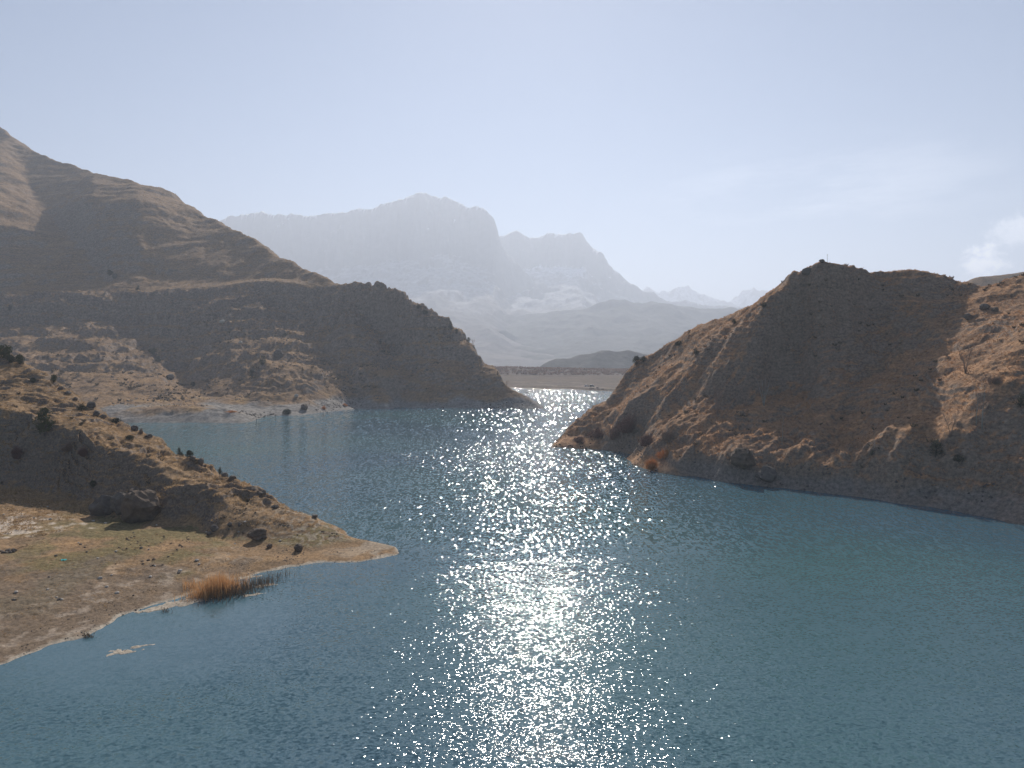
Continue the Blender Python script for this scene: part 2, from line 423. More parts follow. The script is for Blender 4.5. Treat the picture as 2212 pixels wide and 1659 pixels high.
# ---------------------------------------------------------------- large hill on the left
def PL(x, y, D): return P(x, y, D if D < 405 else 405 + (D - 405) * 1.28)
lipz = [PL(-250, 690, 515), PL(0, 668, 524), PL(120, 655, 528), PL(250, 645, 532), PL(400, 628, 536), PL(540, 612, 535), PL(700, 618, 514), PL(800, 622, 490), PL(870, 622, 471)]
left_lines = [
    [(-420, 300, 0), (-260, 322, 0), Wt(300, 913), Wt(400, 914), Wt(500, 914), Wt(547, 912), Wt(562, 899), Wt(640, 897), Wt(700, 889), Wt(770, 881), Wt(850, 879), Wt(1000, 882), Wt(1100, 883), Wt(1172, 883),
     (19, 409, 0), (2, 450, 0), (-25, 540, 0), (-70, 700, 0), (-140, 900, 0)],
    [PL(240, 880, 327), PL(300, 884, 326), PL(400, 880, 327), PL(470, 881, 327), PL(520, 896, 321)],
    [PL(560, 885, 362), PL(640, 880, 365), PL(720, 872, 395), PL(850, 868, 412), PL(1000, 872, 405)],
    # nose silhouette
    [Wt(1172, 883), PL(1130, 854, 409), PL(1080, 814, 420), PL(1050, 786, 429), PL(1028, 766, 434), PL(1026, 742, 438), PL(1005, 729, 446), PL(975, 709, 454), PL(940, 689, 460), PL(880, 662, 467), PL(870, 622, 471)],
    lipz,
    # foot of the rock band
    [PL(-250, 725, 512), PL(0, 706, 514), PL(120, 702, 518), PL(250, 692, 522), PL(330, 684, 527), PL(400, 674, 520), PL(450, 668, 508), PL(540, 662, 508), PL(575, 659, 516), PL(640, 665, 511), PL(700, 668, 500), PL(750, 662, 493), PL(800, 664, 483), PL(880, 662, 467)],
    # back of the bench
    [PL(870, 622, 471), PL(845, 617, 482), PL(770, 610, 503), PL(720, 607, 522), PL(640, 603, 545), PL(540, 600, 558), PL(400, 604, 568), PL(240, 606, 578), PL(100, 616, 582), PL(0, 630, 580), PL(-250, 650, 550)],
    # skyline of the upper slope
    [PL(720, 607, 522), PL(650, 575, 558), PL(590, 543, 590), PL(510, 493, 638), PL(440, 458, 680), PL(376, 428, 722), PL(364, 410, 728), PL(290, 393, 752), PL(200, 369, 788), PL(130, 349, 820), PL(60, 319, 850), PL(24, 298, 865), PL(0, 274, 878), PL(-250, 170, 940)],
    # upper gully: sunlit flank on its left, steep dark flank on its right
    [PL(240, 606, 578), PL(190, 562, 610), PL(150, 515, 648), PL(100, 455, 705), PL(60, 400, 762), PL(60, 319, 850)],
    [PL(0, 560, 606), PL(0, 490, 636), PL(0, 400, 705)],
    [PL(-150, 560, 586), PL(-150, 400, 660)],
    [PL(225, 560, 600), PL(215, 500, 634), PL(200, 430, 672), PL(200, 400, 722)],
    [PL(300, 600, 566), PL(300, 540, 594), PL(300, 430, 652), PL(300, 408, 700)],
    [PL(400, 520, 626), PL(470, 520, 622)],
    # lower slope: lit flank, gully, dark bowl, again and again
    [PL(-150, 760, 470), PL(0, 760, 470), PL(120, 735, 480), PL(230, 735, 488), PL(290, 735, 496)],
    [PL(250, 692, 522), PL(290, 735, 506), PL(335, 772, 482), PL(400, 828, 446), PL(470, 870, 388)],
    [PL(0, 830, 400), PL(200, 830, 392), PL(300, 860, 350)],
    [PL(200, 780, 445), PL(280, 800, 432), PL(380, 862, 366)],
    [PL(345, 688, 524), PL(365, 740, 502), PL(385, 800, 470)],
    [PL(430, 690, 502), PL(450, 770, 460), PL(470, 820, 424), PL(520, 850, 388)],
    [PL(500, 685, 500), PL(505, 740, 468), PL(530, 790, 428), PL(570, 850, 380), PL(650, 868, 378)],
    [PL(575, 659, 516), PL(657, 703, 488), PL(713, 786, 445), PL(745, 825, 425), PL(790, 862, 409)],
    [PL(600, 725, 468), PL(640, 790, 424), PL(690, 835, 402)],
    [PL(700, 668, 500), PL(712, 730, 468), PL(740, 770, 444)],
    [PL(750, 662, 493), PL(802, 708, 481), PL(855, 764, 453), PL(890, 820, 428), PL(905, 858, 413)],
    [PL(745, 700, 470), PL(790, 765, 438), PL(825, 815, 415), PL(840, 850, 406)],
    [PL(905, 730, 450), PL(930, 800, 430)],
    [PL(1000, 780, 436), PL(1040, 840, 414)],
    [(-600, 280, -6), (-420, 286, -6), (-200, 300, -6), (-120, 300, -6), (-105, 325, -5), (-60, 385, -6), (0, 390, -6), (40, 395, -6), (35, 460, -6), (0, 560, -6), (-40, 720, -6), (-100, 940, -6)],
    [(-240, 860, 80), (-330, 920, 140), (-520, 1000, 200)],
    [(-1000, 900, 330), (-1000, 480, 60), (-1000, 300, 0), (-1000, 280, -6)],
    [(-140, 900, 0), (-400, 1100, 60), (-1000, 1100, 150)],
]
R_left = Relief(left_lines, 1.0, 1.5)
def left_h(X, Y):
    wx, wy = X + 4.5 * fbm(X, Y, 38, 4, 51), Y + 3.5 * fbm(X, Y, 34, 4, 52)
    z = R_left.base(wx, wy)
    up = sstep(2, 14, z)
    low = sstep(92, 74, z)
    z = z + up * (2.2 * fbm(X, Y, 55, 5, 53, 0.52) + low * 3.6 * (ridged(X * 1.1, Y * 0.5, 26, 5, 54) - 0.6) * sstep(6, 25, z))
    # craggy rock band under the bench
    band = sstep(50, 58, z) * sstep(90, 80, z)
    z = z + band * (2.4 * (ridged(X, Y, 10, 4, 55) - 1.0) + 1.2 * fbm(X, Y, 3.5, 3, 56))
    p = 3.1
    ph = z / p + fbm(X, Y, 60, 5, 57) * 2.6
    am = 0.35 + 0.9 * sstep(-0.3, 0.5, fbm(X, Y, 45, 3, 58))
    z = z + sstep(4, 12, z) * p * (0.05 + 0.06 * low) * np.sin(2 * math.pi * ph) * am
    p2 = 11.0
    z = z + sstep(6, 16, z) * p2 * (0.035 + 0.055 * low) * np.sin(2 * math.pi * (z / p2 + fbm(X, Y, 120, 3, 60)))
    z = z + sstep(0.5, 3, z) * (0.35 * fbm(X, Y, 4.5, 3, 59) + low * 0.5 * np.maximum(0, fbm(X, Y, 7, 3, 61)))
    return z
HILLS['left'] = left_h
X, Y = fan(-41, 5, 0.055, 318, 1320, 1.1)
Z = left_h(X, Y)
gx, gy, sl = slope_of(X, Y, Z)
nz = fbm(X, Y, 18, 4, 62)
at = {
    'rock': np.clip(sstep(0.85, 1.4, sl + 0.35 * nz) + sstep(0.85, 1.3, sl) * sstep(45, 56, Z) * sstep(98, 88, Z), 0, 1),
    'pale': sstep(6.5, 3.6, Z + 3.0 * fbm(X, Y, 22, 4, 63)) * 0.95,
    'green': sstep(0.15, 0.55, fbm(X, Y, 14, 3, 64)) * sstep(3, 5, Z) * sstep(10, 6, Z) * 0.8,
}
structure(mesh_from_grid('hill', X, Y, Z, Z > -1.5, M_left, at))

# ---------------------------------------------------------------- large hill on the right
right_lines = [
    [Wt(1174, 966), Wt(1210, 983), Wt(1290, 991), Wt(1360, 1004), Wt(1412, 1023), Wt(1500, 1030), Wt(1620, 1047), Wt(1750, 1062), Wt(1880, 1078), Wt(1990, 1096), Wt(2100, 1113), Wt(2212, 1133), Wt(2400, 1175), (140, 80, 0), (230, 40, 0)],
    [Wt(1174, 966), (13, 238, 0), (36, 285, 0), (60, 335, 0), (120, 380, 0), (260, 420, 0)],
    # skyline
    [Wt(1174, 966), P(1230, 936, 236), P(1300, 897, 241), P(1316, 882, 244), P(1324, 856, 247), P(1350, 822, 249), P(1356, 792, 251), P(1372, 775, 251), P(1450, 735, 245), P(1500, 710, 240), P(1600, 671, 229),
     P(1690, 621, 218), P(1740, 581, 210), P(1772, 561, 205), P(1800, 565, 206), P(1870, 577, 208), P(1950, 583, 210), P(2000, 581, 208), P(2060, 599, 206), P(2116, 618, 203), P(2160, 611, 200), P(2212, 596, 196), P(2400, 530, 190), P(2800, 470, 180)],
    # gully between the dark face and the sunlit spur
    [P(2116, 618, 203), P(2080, 680, 192), P(2030, 760, 178), P(1980, 860, 162), P(1927, 940, 152), P(1905, 990, 149)],
    [P(2330, 610, 186), P(2240, 700, 160), P(2175, 770, 152), P(2125, 870, 144), P(2070, 950, 140)],
    [P(2400, 800, 150), P(2300, 950, 137), P(2212, 1000, 132)],
    [P(2240, 790, 146), P(2215, 880, 139)],
    # rocky bank along the water
    [P(1450, 985, 185), P(1500, 973, 177), P(1620, 986, 166.5), P(1750, 998, 158), P(1880, 1010, 150), P(1990, 1023, 142), P(2100, 1037, 135), P(2212, 1051, 128), P(2400, 1070, 120)],
    # dark face
    [P(1778, 640, 201), P(1900, 640, 204), P(2030, 650, 199)],
    [P(1768, 720, 196), P(1900, 720, 197), P(2005, 720, 190)],
    [P(1765, 800, 188), P(1900, 800, 188), P(1985, 800, 175)],
    [P(1765, 860, 182), P(1860, 860, 180), P(1940, 860, 170)],
    [P(1700, 950, 170), P(1820, 950, 167), P(1890, 950, 157)],
    # crest running down left
    [P(1755, 690, 204), P(1738, 760, 201), P(1700, 830, 196), P(1600, 890, 191), P(1520, 945, 184)],
    [P(1680, 652, 205), P(1560, 738, 212), P(1450, 818, 216), P(1350, 884, 224)],
    [P(1640, 775, 199), P(1560, 860, 194), P(1480, 930, 190), P(1420, 990, 187)],
    [P(1600, 748, 205), P(1520, 828, 206), P(1440, 898, 206)],
    [P(1300, 960, 224), P(1380, 970, 209)],
    [(60, 290, 14), (100, 275, 30), (150, 265, 32), (210, 250, 35)],
    [(0, 238, -6), (28, 215, -6), (34, 180, -6), (50, 160, -6), (75, 138, -6), (88, 118, -6), (120, 70, -6), (220, 20, -6)],
    [(0, 238, -6), (5, 250, -6), (30, 300, -6), (60, 360, -6), (120, 410, -6), (260, 460, -6)],
    [(330, 40, 30), (330, 150, 60), (330, 400, 0)],
]
R_right = Relief(right_lines, 0.6, 1.3)
def right_h(X, Y):
    wx, wy = X + 2.6 * fbm(X, Y, 20, 4, 71), Y + 2.2 * fbm(X, Y, 17, 4, 72)
    z = R_right.base(wx, wy)
    up = sstep(1, 7, z)
    # erosion ribs running down towards the lake
    u = (Y * 0.90 - X * 0.43)
    v = (X * 0.90 + Y * 0.43)
    lf = sstep(100, 70, X - 0.15 * z)
    z = z + up * (1.5 * fbm(X, Y, 26, 5, 73, 0.52) + lf * 2.0 * (ridged(u, v * 0.3, 13, 4, 74) - 0.6) * sstep(2, 12, z) * sstep(230, 205, Y))
    z = z + sstep(1.5, 4, z) * sstep(14, 8, z) * (1.0 * ridged(X, Y, 7, 4, 75) - 0.3)
    p = 1.9
    ph = z / p + fbm(X, Y, 22, 4, 76) * 2.2
    z = z + up * p * 0.11 * np.sin(2 * math.pi * ph) * (0.35 + sstep(-0.2, 0.5, fbm(X, Y, 18, 3, 77)))
    z = z + up * (0.16 * fbm(X, Y, 2.0, 3, 78) + 0.24 * np.maximum(0, fbm(X, Y, 1.1, 2, 79)))
    return z
HILLS['right'] = right_h
X, Y = fan(2.0, 41, 0.055, 108, 330, 0.42)
Z = right_h(X, Y)
gx, gy, sl = slope_of(X, Y, Z)
nz = fbm(X, Y, 9, 4, 82)
painted_shade = sstep(0.55, 0.95, gy + 0.25 * nz)  # steep slopes turned away from the sun
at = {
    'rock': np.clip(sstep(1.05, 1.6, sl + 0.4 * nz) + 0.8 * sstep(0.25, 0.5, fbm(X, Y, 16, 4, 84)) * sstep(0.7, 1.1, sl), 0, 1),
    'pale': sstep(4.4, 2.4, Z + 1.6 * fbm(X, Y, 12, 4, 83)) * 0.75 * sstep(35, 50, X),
    'green': painted_shade * 0.75 * sstep(70, 95, X),  # no plants: shade of the dark face put into the soil colour
}
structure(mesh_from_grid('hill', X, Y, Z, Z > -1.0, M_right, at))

# ---------------------------------------------------------------- plain beyond the lake
plain_lines = [
    [(-700, 760, 0), (-300, 730, 0), Wt(1000, 835), Wt(1110, 838), Wt(1200, 842), Wt(1260, 846), Wt(1330, 851), Wt(1450, 858), (330, 520, 0), (700, 500, 0)],
    [(-700, 790, 3), (-300, 760, 3), P(1000, 826, 715), P(1110, 829, 690), P(1200, 833, 660), P(1330, 842, 595), (330, 560, 2), (700, 540, 2)],
    [(-700, 860, 8), (-300, 850, 8), P(1000, 811, 830), P(1110, 812, 825), P(1220, 814, 790), P(1330, 817, 755), (330, 740, 7), (700, 730, 7)],
    [(-700, 930, 15), (-300, 920, 15), P(1060, 795, 890), P(1220, 798, 870), P(1360, 803, 850), (330, 820, 12), (700, 800, 12)],
    [(-700, 1000, 13), (0, 1000, 13), (330, 960, 9), (700, 960, 9)],
    [(-700, 1300, -17), (700, 1300, -17)],
    [(-700, 700, -4), (-100, 690, -4), (60, 610, -4), (130, 530, -4), (330, 480, -4), (700, 460, -4)],
]
R_plain = Relief(plain_lines, 2.0, 2.5)
def plain_h(X, Y):
    z = R_plain.base(X + 6 * fbm(X, Y, 70, 3, 91), Y + 5 * fbm(X, Y, 60, 3, 92))
    return z + sstep(0.3, 2, z) * (0.25 * fbm(X, Y, 12, 4, 93)) + 0.5 * sstep(7, 10, z) * np.maximum(0, fbm(X, Y, 5, 3, 94)) * 3
HILLS['plain'] = plain_h
X, Y = fan(-16, 26, 0.06, 500, 1290, 1.6)
Z = plain_h(X, Y)
nz = fbm(X, Y, 20, 4, 95)
at = {
    'rock': 0 * X,
    'pale': np.maximum(sstep(0.5, 0.2, Z + 0.1 * nz) * 0.9, 0.25 * sstep(0.6, 1.0, np.cos((Z - 4.0 + 0.5 * nz) * 3.2)) * sstep(4.4, 3.2, Z)),
    'green': np.clip(sstep(7.5, 8.6, Z + 0.6 * nz) * 0.95 + 0.7 * sstep(3.4, 2.8, Z) * sstep(2.0, 2.6, Z), 0, 1),
}
structure(mesh_from_grid('plain', X, Y, Z, Z > -17, M_plain, at))
# the low ground that runs on to the mountains
me = bpy.data.meshes.new('ground'); me.from_pydata([(-16000, 1100, -17.2), (16000, 1100, -17.2), (16000, 26000, -17.2), (-16000, 26000, -17.2)], [], [(0, 1, 2, 3)])
me.materials.append(M_blue); g = bpy.data.objects.new('ground', me); col.objects.link(g); structure(g)
# sandbar in the far lake arm
bar_a, bar_b = Wt(1238, 846.5), Wt(1345, 852.5)

# ---------------------------------------------------------------- far relief
def ridge_mass(name, sky, D, front, back, mat, az, r, step, blur, noise_f, attrs_f, daz=0.08, dr=8.0, shelves=()):
    crest = [P(x, y, d if d else D) for (x, y, d) in sky]
    lines = [crest]
    for (frac, off) in shelves:
        lines.append([(p[0] * (p[1] - off) / p[1], p[1] - off, -17 + (p[2] + 17) * frac) for p in crest])
    lines.append([(p[0] * (p[1] - front) / p[1], p[1] - front, -22) for p in crest])
    lines.append([(p[0], p[1] + back, -22) for p in crest])
    rl = Relief(lines, step, blur, floor=-25)
    def h(X, Y): return noise_f(rl, X, Y)
    X, Y = fan(az[0], az[1], daz, r[0], r[1], dr)
    Z = h(X, Y)
    _, _, sl = slope_of(X, Y, Z)
    ob = mesh_from_grid(name, X, Y, Z, Z > -19, mat, attrs_f(X, Y, Z, sl))
    return structure(ob)
S = lambda pts: [(p[0], p[1], p[2] if len(p) > 2 else None) for p in pts]
def blue_noise(a, s, seed):
    def f(rl, X, Y):
        z = rl.base(X + s * 0.5 * fbm(X, Y, s * 2, 3, seed), Y)
        return z + sstep(-10, 40, z) * a * (fbm(X, Y, s, 4, seed + 3) + 0.6 * ridged(X, Y * 0.4, s * 1.5, 3, seed + 5) - 0.5)
    return f
no_attr = lambda X, Y, Z, sl: {'rock': 0 * X, 'pale': 0 * X}
ridge_mass('hills', S([(1120, 812), (1165, 800), (1180, 786), (1200, 778), (1250, 771), (1272, 763), (1292, 756), (1330, 754), (1372, 760), (1395, 768), (1450, 780), (1520, 796), (1600, 812)]), 1400, 130, 300,
           M_blue, (-3, 22), (1150, 1900), 5, 6, blue_noise(3, 60, 101), no_attr, 0.08, 4)
ridge_mass('hills', S([(500, 720), (700, 700), (820, 698), (900, 696), (1000, 700), (1058, 705), (1085, 722), (1120, 752), (1160, 778), (1220, 800), (1300, 815)]), 3300, 700, 600,
           M_blue, (-26, 10), (2450, 4000), 12, 20, blue_noise(14, 160, 111), no_attr, 0.08, 9, shelves=((0.55, 260),))
ridge_mass('hills', S([(900, 690), (1080, 682), (1200, 670), (1255, 660), (1300, 648), (1345, 645), (1360, 652), (1390, 646), (1425, 640), (1445, 646), (1475, 661), (1530, 669), (1600, 664), (1680, 650), (1800, 640), (1950, 650)]), 3900, 1500, 700,
           M_blue, (-9, 34), (2300, 4700), 14, 24, blue_noise(16, 200, 121), no_attr, 0.08, 11, shelves=((0.72, 260), (0.42, 650)))
def mount_noise(a, s, seed, cliff):
    def f(rl, X, Y):
        z = rl.base(X + s * 0.11 * fbm(X, Y, s * 0.8, 4, seed), Y + s * 0.3 * fbm(X, Y, s, 4, seed + 1))
        z = z + sstep(0, 300, z) * a * (ridged(X, Y * 0.6, s, 5, seed + 3) - 0.9 + 0.5 * fbm(X, Y, s * 2, 4, seed + 5))
        return z
    return f
def mount_attr(snowline, amt):
    def f(X, Y, Z, sl):
        n = fbm(X, Y, 320, 3, 131)
        top = sstep(snowline - 60, snowline + 60, Z + 90 * n)
        return {'rock': sstep(0.9, 1.5, sl), 'pale': np.clip(top * sstep(1.3, 0.7, sl) * amt + 0.35 * sstep(0.9, 0.6, sl) * sstep(250, 420, Z + 90 * n), 0, 1)}
    return f
main_sky = S([(0, 560), (300, 500), (420, 475), (455, 468), (500, 458), (545, 448), (568, 446), (578, 450), (583, 462), (600, 455), (640, 450), (672, 455), (700, 454), (760, 441), (800, 436), (850, 428), (880, 416), (908, 407),
              (935, 409), (965, 411), (1000, 424), (1010, 438), (1038, 438), (1052, 448), (1064, 466), (1074, 470), (1080, 500), (1088, 535), (1110, 560), (1160, 600), (1250, 640), (1350, 690), (1500, 740), (1700, 790)])
ridge_mass('mountain', main_sky, 5200, 2900, 1400, M_mount, (-40, 24), (2300, 6600), 20, 16, mount_noise(24, 330, 141, 0), mount_attr(1000, 0.9), 0.07, 16,
           shelves=((0.60, 130), (0.47, 520), (0.30, 1150), (0.16, 1900)))
sec_sky = S([(900, 560), (1040, 505), (1083, 496), (1130, 492), (1146, 503), (1160, 503), (1200, 495), (1240, 494), (1264, 496), (1270, 512), (1284, 534), (1304, 550), (1309, 568), (1345, 592), (1400, 624), (1450, 645), (1520, 656), (1600, 662), (1800, 668), (2000, 680)])
ridge_mass('mountain', sec_sky, 6000, 3000, 1400, M_mount, (-12, 36), (3100, 7400), 24, 16, mount_noise(20, 300, 151, 0), mount_attr(700, 0.85), 0.07, 18,
           shelves=((0.72, 130), (0.55, 500), (0.34, 1300)))
snow_sky = S([(1250, 660), (1380, 630), (1405, 621), (1440, 612), (1470, 616), (1500, 628), (1525, 634), (1560, 646), (1580, 640), (1602, 628), (1640, 622), (1655, 630), (1700, 628), (1760, 650), (1900, 660)])
ridge_mass('mountain', snow_sky, 8600, 1800, 900, M_mount, (2, 32), (6900, 9500), 26, 18, mount_noise(60, 420, 161, 0), lambda X, Y, Z, sl: {'rock': sstep(0.8, 1.3, sl), 'pale': 0.95 * sstep(-0.25, 0.1, fbm(X, Y, 260, 4, 171)) * sstep(250, 500, Z)}, 0.07, 16,
           shelves=((0.6, 500),))
# brown hill showing over the saddle at the right
ridge_mass('hill', S([(1900, 640), (2000, 628), (2070, 608), (2110, 600), (2150, 592), (2185, 583), (2212, 580), (2300, 576), (2450, 600), (2700, 640)]), 640, 190, 200,
           M_left, (24, 46), (560, 1150), 3, 5, blue_noise(2.0, 40, 181), no_attr, 0.07, 2.5)

# ---------------------------------------------------------------- water
def water_mat():
    m, n, l, b = mat_new('lake_water')
    b.inputs['IOR'].default_value = 1.33
    v, g = pos_node(n, l)
    c = mix(n, l, ramp(n, l, noise(n, l, v, 1 / 90, 2, 0.5), [(0.35, 0.0), (0.65, 1.0)]), (0.060, 0.116, 0.156), (0.062, 0.140, 0.146))
    l.new(c, b.inputs['Base Color'])
    # wave slopes taken straight from vector noise of several wave lengths
    def layer(scale, amp, sq, det):
        vv, _ = pos_node(n, l, sq)
        t = noise(n, l, vv, scale, det, 0.6, True)
        s = n.new('ShaderNodeVectorMath'); s.operation = 'SUBTRACT'; l.new(t, s.inputs[0]); s.inputs[1].default_value = (0.5, 0.5, 0.5)
        k = n.new('ShaderNodeVectorMath'); k.operation = 'MULTIPLY'; l.new(s.outputs[0], k.inputs[0]); k.inputs[1].default_value = amp
        return k.outputs[0]
    def add(a, c2):
        s = n.new('ShaderNodeVectorMath'); s.operation = 'ADD'; l.new(a, s.inputs[0])
        if isinstance(c2, tuple): s.inputs[1].default_value = c2
        else: l.new(c2, s.inputs[1])
        return s.outputs[0]
    def zone(a, b):
        r = n.new('ShaderNodeMapRange'); r.interpolation_type = 'SMOOTHSTEP'; l.new(sx.outputs['Y'], r.inputs[0])
        r.inputs[1].default_value = a; r.inputs[2].default_value = b
        return r.outputs[0]
    sx = n.new('ShaderNodeSeparateXYZ'); l.new(pos_node(n, l)[0], sx.inputs[0])
    # short ripples in the sheltered bay, longer crested wind waves towards the open reach
    w1 = layer(2.5, (1.0, 1.6, 0), (1, 1.5, 1), 2.0)
    w2 = layer(1.8, (1.15, 1.9, 0), (1, 0.40, 1), 1.5)
    w3 = layer(1.0, (1.15, 2.1, 0), (1, 0.15, 1), 1.5)
    w = mix(n, l, zone(235, 330), mix(n, l, zone(92, 125), w1, w2), w3)
    w = add(w, layer(0.23, (0.15, 0.3, 0), (1, 2.2, 1), 1.0))
    # breeze: calmer lanes and rougher patches
    br = ramp(n, l, noise(n, l, pos_node(n, l, (0.35, 1, 1))[0], 1 / 30, 4, 0.6), [(0.36, 0.72), (0.64, 1.12)])
    k = n.new('ShaderNodeVectorMath'); k.operation = 'MULTIPLY'; l.new(w, k.inputs[0]); l.new(br, k.inputs[1])
    # lee of the headland: nearly calm water along the meadow shore
    cq = Wt(330, 1360)
    ds = n.new('ShaderNodeVectorMath'); ds.operation = 'DISTANCE'; l.new(pos_node(n, l, (1, 1, 1))[0], ds.inputs[0]); ds.inputs[1].default_value = (cq[0], cq[1], 0)
    dn_ = mth(n, l, 'ADD', ds.outputs['Value'], mth(n, l, 'MULTIPLY', noise(n, l, v, 0.12, 3, 0.6), 9.0))
    lee = n.new('ShaderNodeMapRange'); lee.interpolation_type = 'SMOOTHSTEP'; l.new(dn_, lee.inputs[0])
    lee.inputs[1].default_value = 13.0; lee.inputs[2].default_value = 26.0; lee.inputs[3].default_value = 0.22; lee.inputs[4].default_value = 1.0
    k0 = k; k = n.new('ShaderNodeVectorMath'); k.operation = 'MULTIPLY'; l.new(k0.outputs[0], k.inputs[0]); l.new(lee.outputs[0], k.inputs[1])
    w = add(k.outputs[0], (0, 0, 1))
    nm = n.new('ShaderNodeVectorMath'); nm.operation = 'NORMALIZE'; l.new(w, nm.inputs[0])
    l.new(nm.outputs[0], b.inputs['Normal'])
    b.inputs['Roughness'].default_value = 0.065
    return m
M_water = water_mat()
me = bpy.data.meshes.new('lake'); me.from_pydata([(-900, -300, 0), (900, -300, 0), (900, 1000, 0), (-900, 1000, 0)], [], [(0, 1, 2, 3)])
me.materials.append(M_water); lake = bpy.data.objects.new('lake', me); col.objects.link(lake); structure(lake)


# ================================================================ plants, rocks and small things
from mathutils import noise as mnoise
def plain_mat(name, c, c2=None, scale=2.0, rough=0.9, trans=0.0, spec=0.15):
    m, n, l, b = mat_new(name)
    v, _ = pos_node(n, l)
    c2 = c2 or tuple(q * 0.6 for q in c)
    cc = mix(n, l, ramp(n, l, noise(n, l, v, scale, 4, 0.65), [(0.35, 0.0), (0.65, 1.0)]), c, c2)
    l.new(cc, b.inputs['Base Color']); b.inputs['Roughness'].default_value = rough
    b.inputs['Specular IOR Level'].default_value = spec
    if trans:
        t = n.new('ShaderNodeBsdfTranslucent'); l.new(cc, t.inputs[0])
        ms = n.new('ShaderNodeMixShader'); ms.inputs[0].default_value = trans
        o = [q for q in n if q.type == 'OUTPUT_MATERIAL'][0]
        l.new(b.outputs[0], ms.inputs[1]); l.new(t.outputs[0], ms.inputs[2]); l.new(ms.outputs[0], o.inputs[0])
    return m
MJ = plain_mat('juniper_leaf', (0.050, 0.062, 0.028), (0.085, 0.085, 0.040), 3.0, trans=0.15)
MD = plain_mat('dark_leaf', (0.045, 0.052, 0.030), (0.070, 0.070, 0.042), 3.0, trans=0.1)
MBK = plain_mat('bark', (0.12, 0.10, 0.085))
MBI = plain_mat('pale_bark', (0.38, 0.35, 0.31), (0.22, 0.20, 0.17), 1.2)
MTW = plain_mat('twig', (0.34, 0.24, 0.18), (0.27, 0.19, 0.15), 2.0, trans=0.1)
MRT = plain_mat('reddish_twig', (0.25, 0.13, 0.10), (0.19, 0.115, 0.095), 1.5, trans=0.15)
MOR = plain_mat('golden_stem', (0.80, 0.42, 0.16), (0.66, 0.36, 0.14), 2.0, trans=0.45)
MRE = plain_mat('reed_stem', (0.66, 0.36, 0.16), (0.50, 0.30, 0.15), 2.0, trans=0.4)
MDR = plain_mat('dead_reed_stem', (0.14, 0.10, 0.07), (0.20, 0.14, 0.09), 2.0, trans=0.15)
MGR = plain_mat('dry_grass_blade', (0.50, 0.34, 0.18), (0.34, 0.23, 0.13), 0.35, trans=0.4)
MGR2 = plain_mat('rust_grass_blade', (0.52, 0.30, 0.16), (0.34, 0.20, 0.12), 0.25, trans=0.4)
MSC = plain_mat('scrub_leaf', (0.11, 0.09, 0.06), (0.17, 0.13, 0.085), 0.4, trans=0.1)
MRK = plain_mat('grey_rock', (0.165, 0.14, 0.12), (0.095, 0.083, 0.075), 0.9)
MRB = plain_mat('brown_rock', (0.17, 0.125, 0.09), (0.095, 0.075, 0.06), 0.9)
MDK = plain_mat('dark_rock', (0.12, 0.10, 0.085), (0.17, 0.145, 0.12), 1.2)
MPS = plain_mat('pale_stone', (0.55, 0.50, 0.44), (0.36, 0.32, 0.28), 3.0)

def add_mesh(name, verts, faces, mat, parent=None, smooth=False):
    me = bpy.data.meshes.new(name); me.from_pydata(verts, [], faces); me.materials.append(mat)
    if smooth: me.polygons.foreach_set('use_smooth', [True] * len(me.polygons))
    me.update()
    o = bpy.data.objects.new(name, me); col.objects.link(o)
    if parent is not None: o.parent = parent
    return o
def tag(o, label, cat, group=None):
    o['label'] = label; o['category'] = cat
    if group: o['group'] = group
    return o
def empty(name, loc, label, cat, group=None, rz=0.0):
    o = bpy.data.objects.new(name, None); col.objects.link(o)
    o.location = loc; o.rotation_euler = (0, 0, rz); o.empty_display_size = 0.3
    return tag(o, label, cat, group)
class Geo:
    def __init__(s): s.v, s.f = [], []
    def tube(s, pts, rad, n=5):
        k0 = len(s.v)
        for i, p in enumerate(pts):
            a = pts[max(i - 1, 0)]; b = pts[min(i + 1, len(pts) - 1)]
            t = (Vector(b) - Vector(a)).normalized()
            u = t.orthogonal().normalized(); w = t.cross(u)
            for k in range(n):
                an = 2 * math.pi * k / n
                s.v.append(tuple(Vector(p) + (u * math.cos(an) + w * math.sin(an)) * rad[i]))
        for i in range(len(pts) - 1):
            for k in range(n):
                a, b = k0 + i * n + k, k0 + i * n + (k + 1) % n
                s.f.append((a, b, b + n, a + n))
        s.f.append(tuple(k0 + (len(pts) - 1) * n + k for k in range(n)))
        s.f.append(tuple(k0 + k for k in reversed(range(n))))
    def leaf(s, p, d, w):
        """one small diamond shaped face"""
        d = Vector(d); u = d.orthogonal().normalized() * w
        p = Vector(p); k = len(s.v)
        s.v += [tuple(p - u), tuple(p - d * 0.6), tuple(p + u), tuple(p + d)]
        s.f.append((k, k + 1, k + 2, k + 3))
    def box(s, c, d):
        k = len(s.v); x, y, z = (q / 2 for q in d)
        for sx, sy, sz in ((-1, -1, -1), (1, -1, -1), (1, 1, -1), (-1, 1, -1), (-1, -1, 1), (1, -1, 1), (1, 1, 1), (-1, 1, 1)):
            s.v.append((c[0] + sx * x, c[1] + sy * y, c[2] + sz * z))
        for f in ((3, 2, 1, 0), (4, 5, 6, 7), (0, 1, 5, 4), (1, 2, 6, 5), (2, 3, 7, 6), (3, 0, 4, 7)): s.f.append(tuple(k + i for i in f))
    def build(s, name, mat, parent=None, smooth=False): return add_mesh(name, s.v, s.f, mat, parent, smooth)

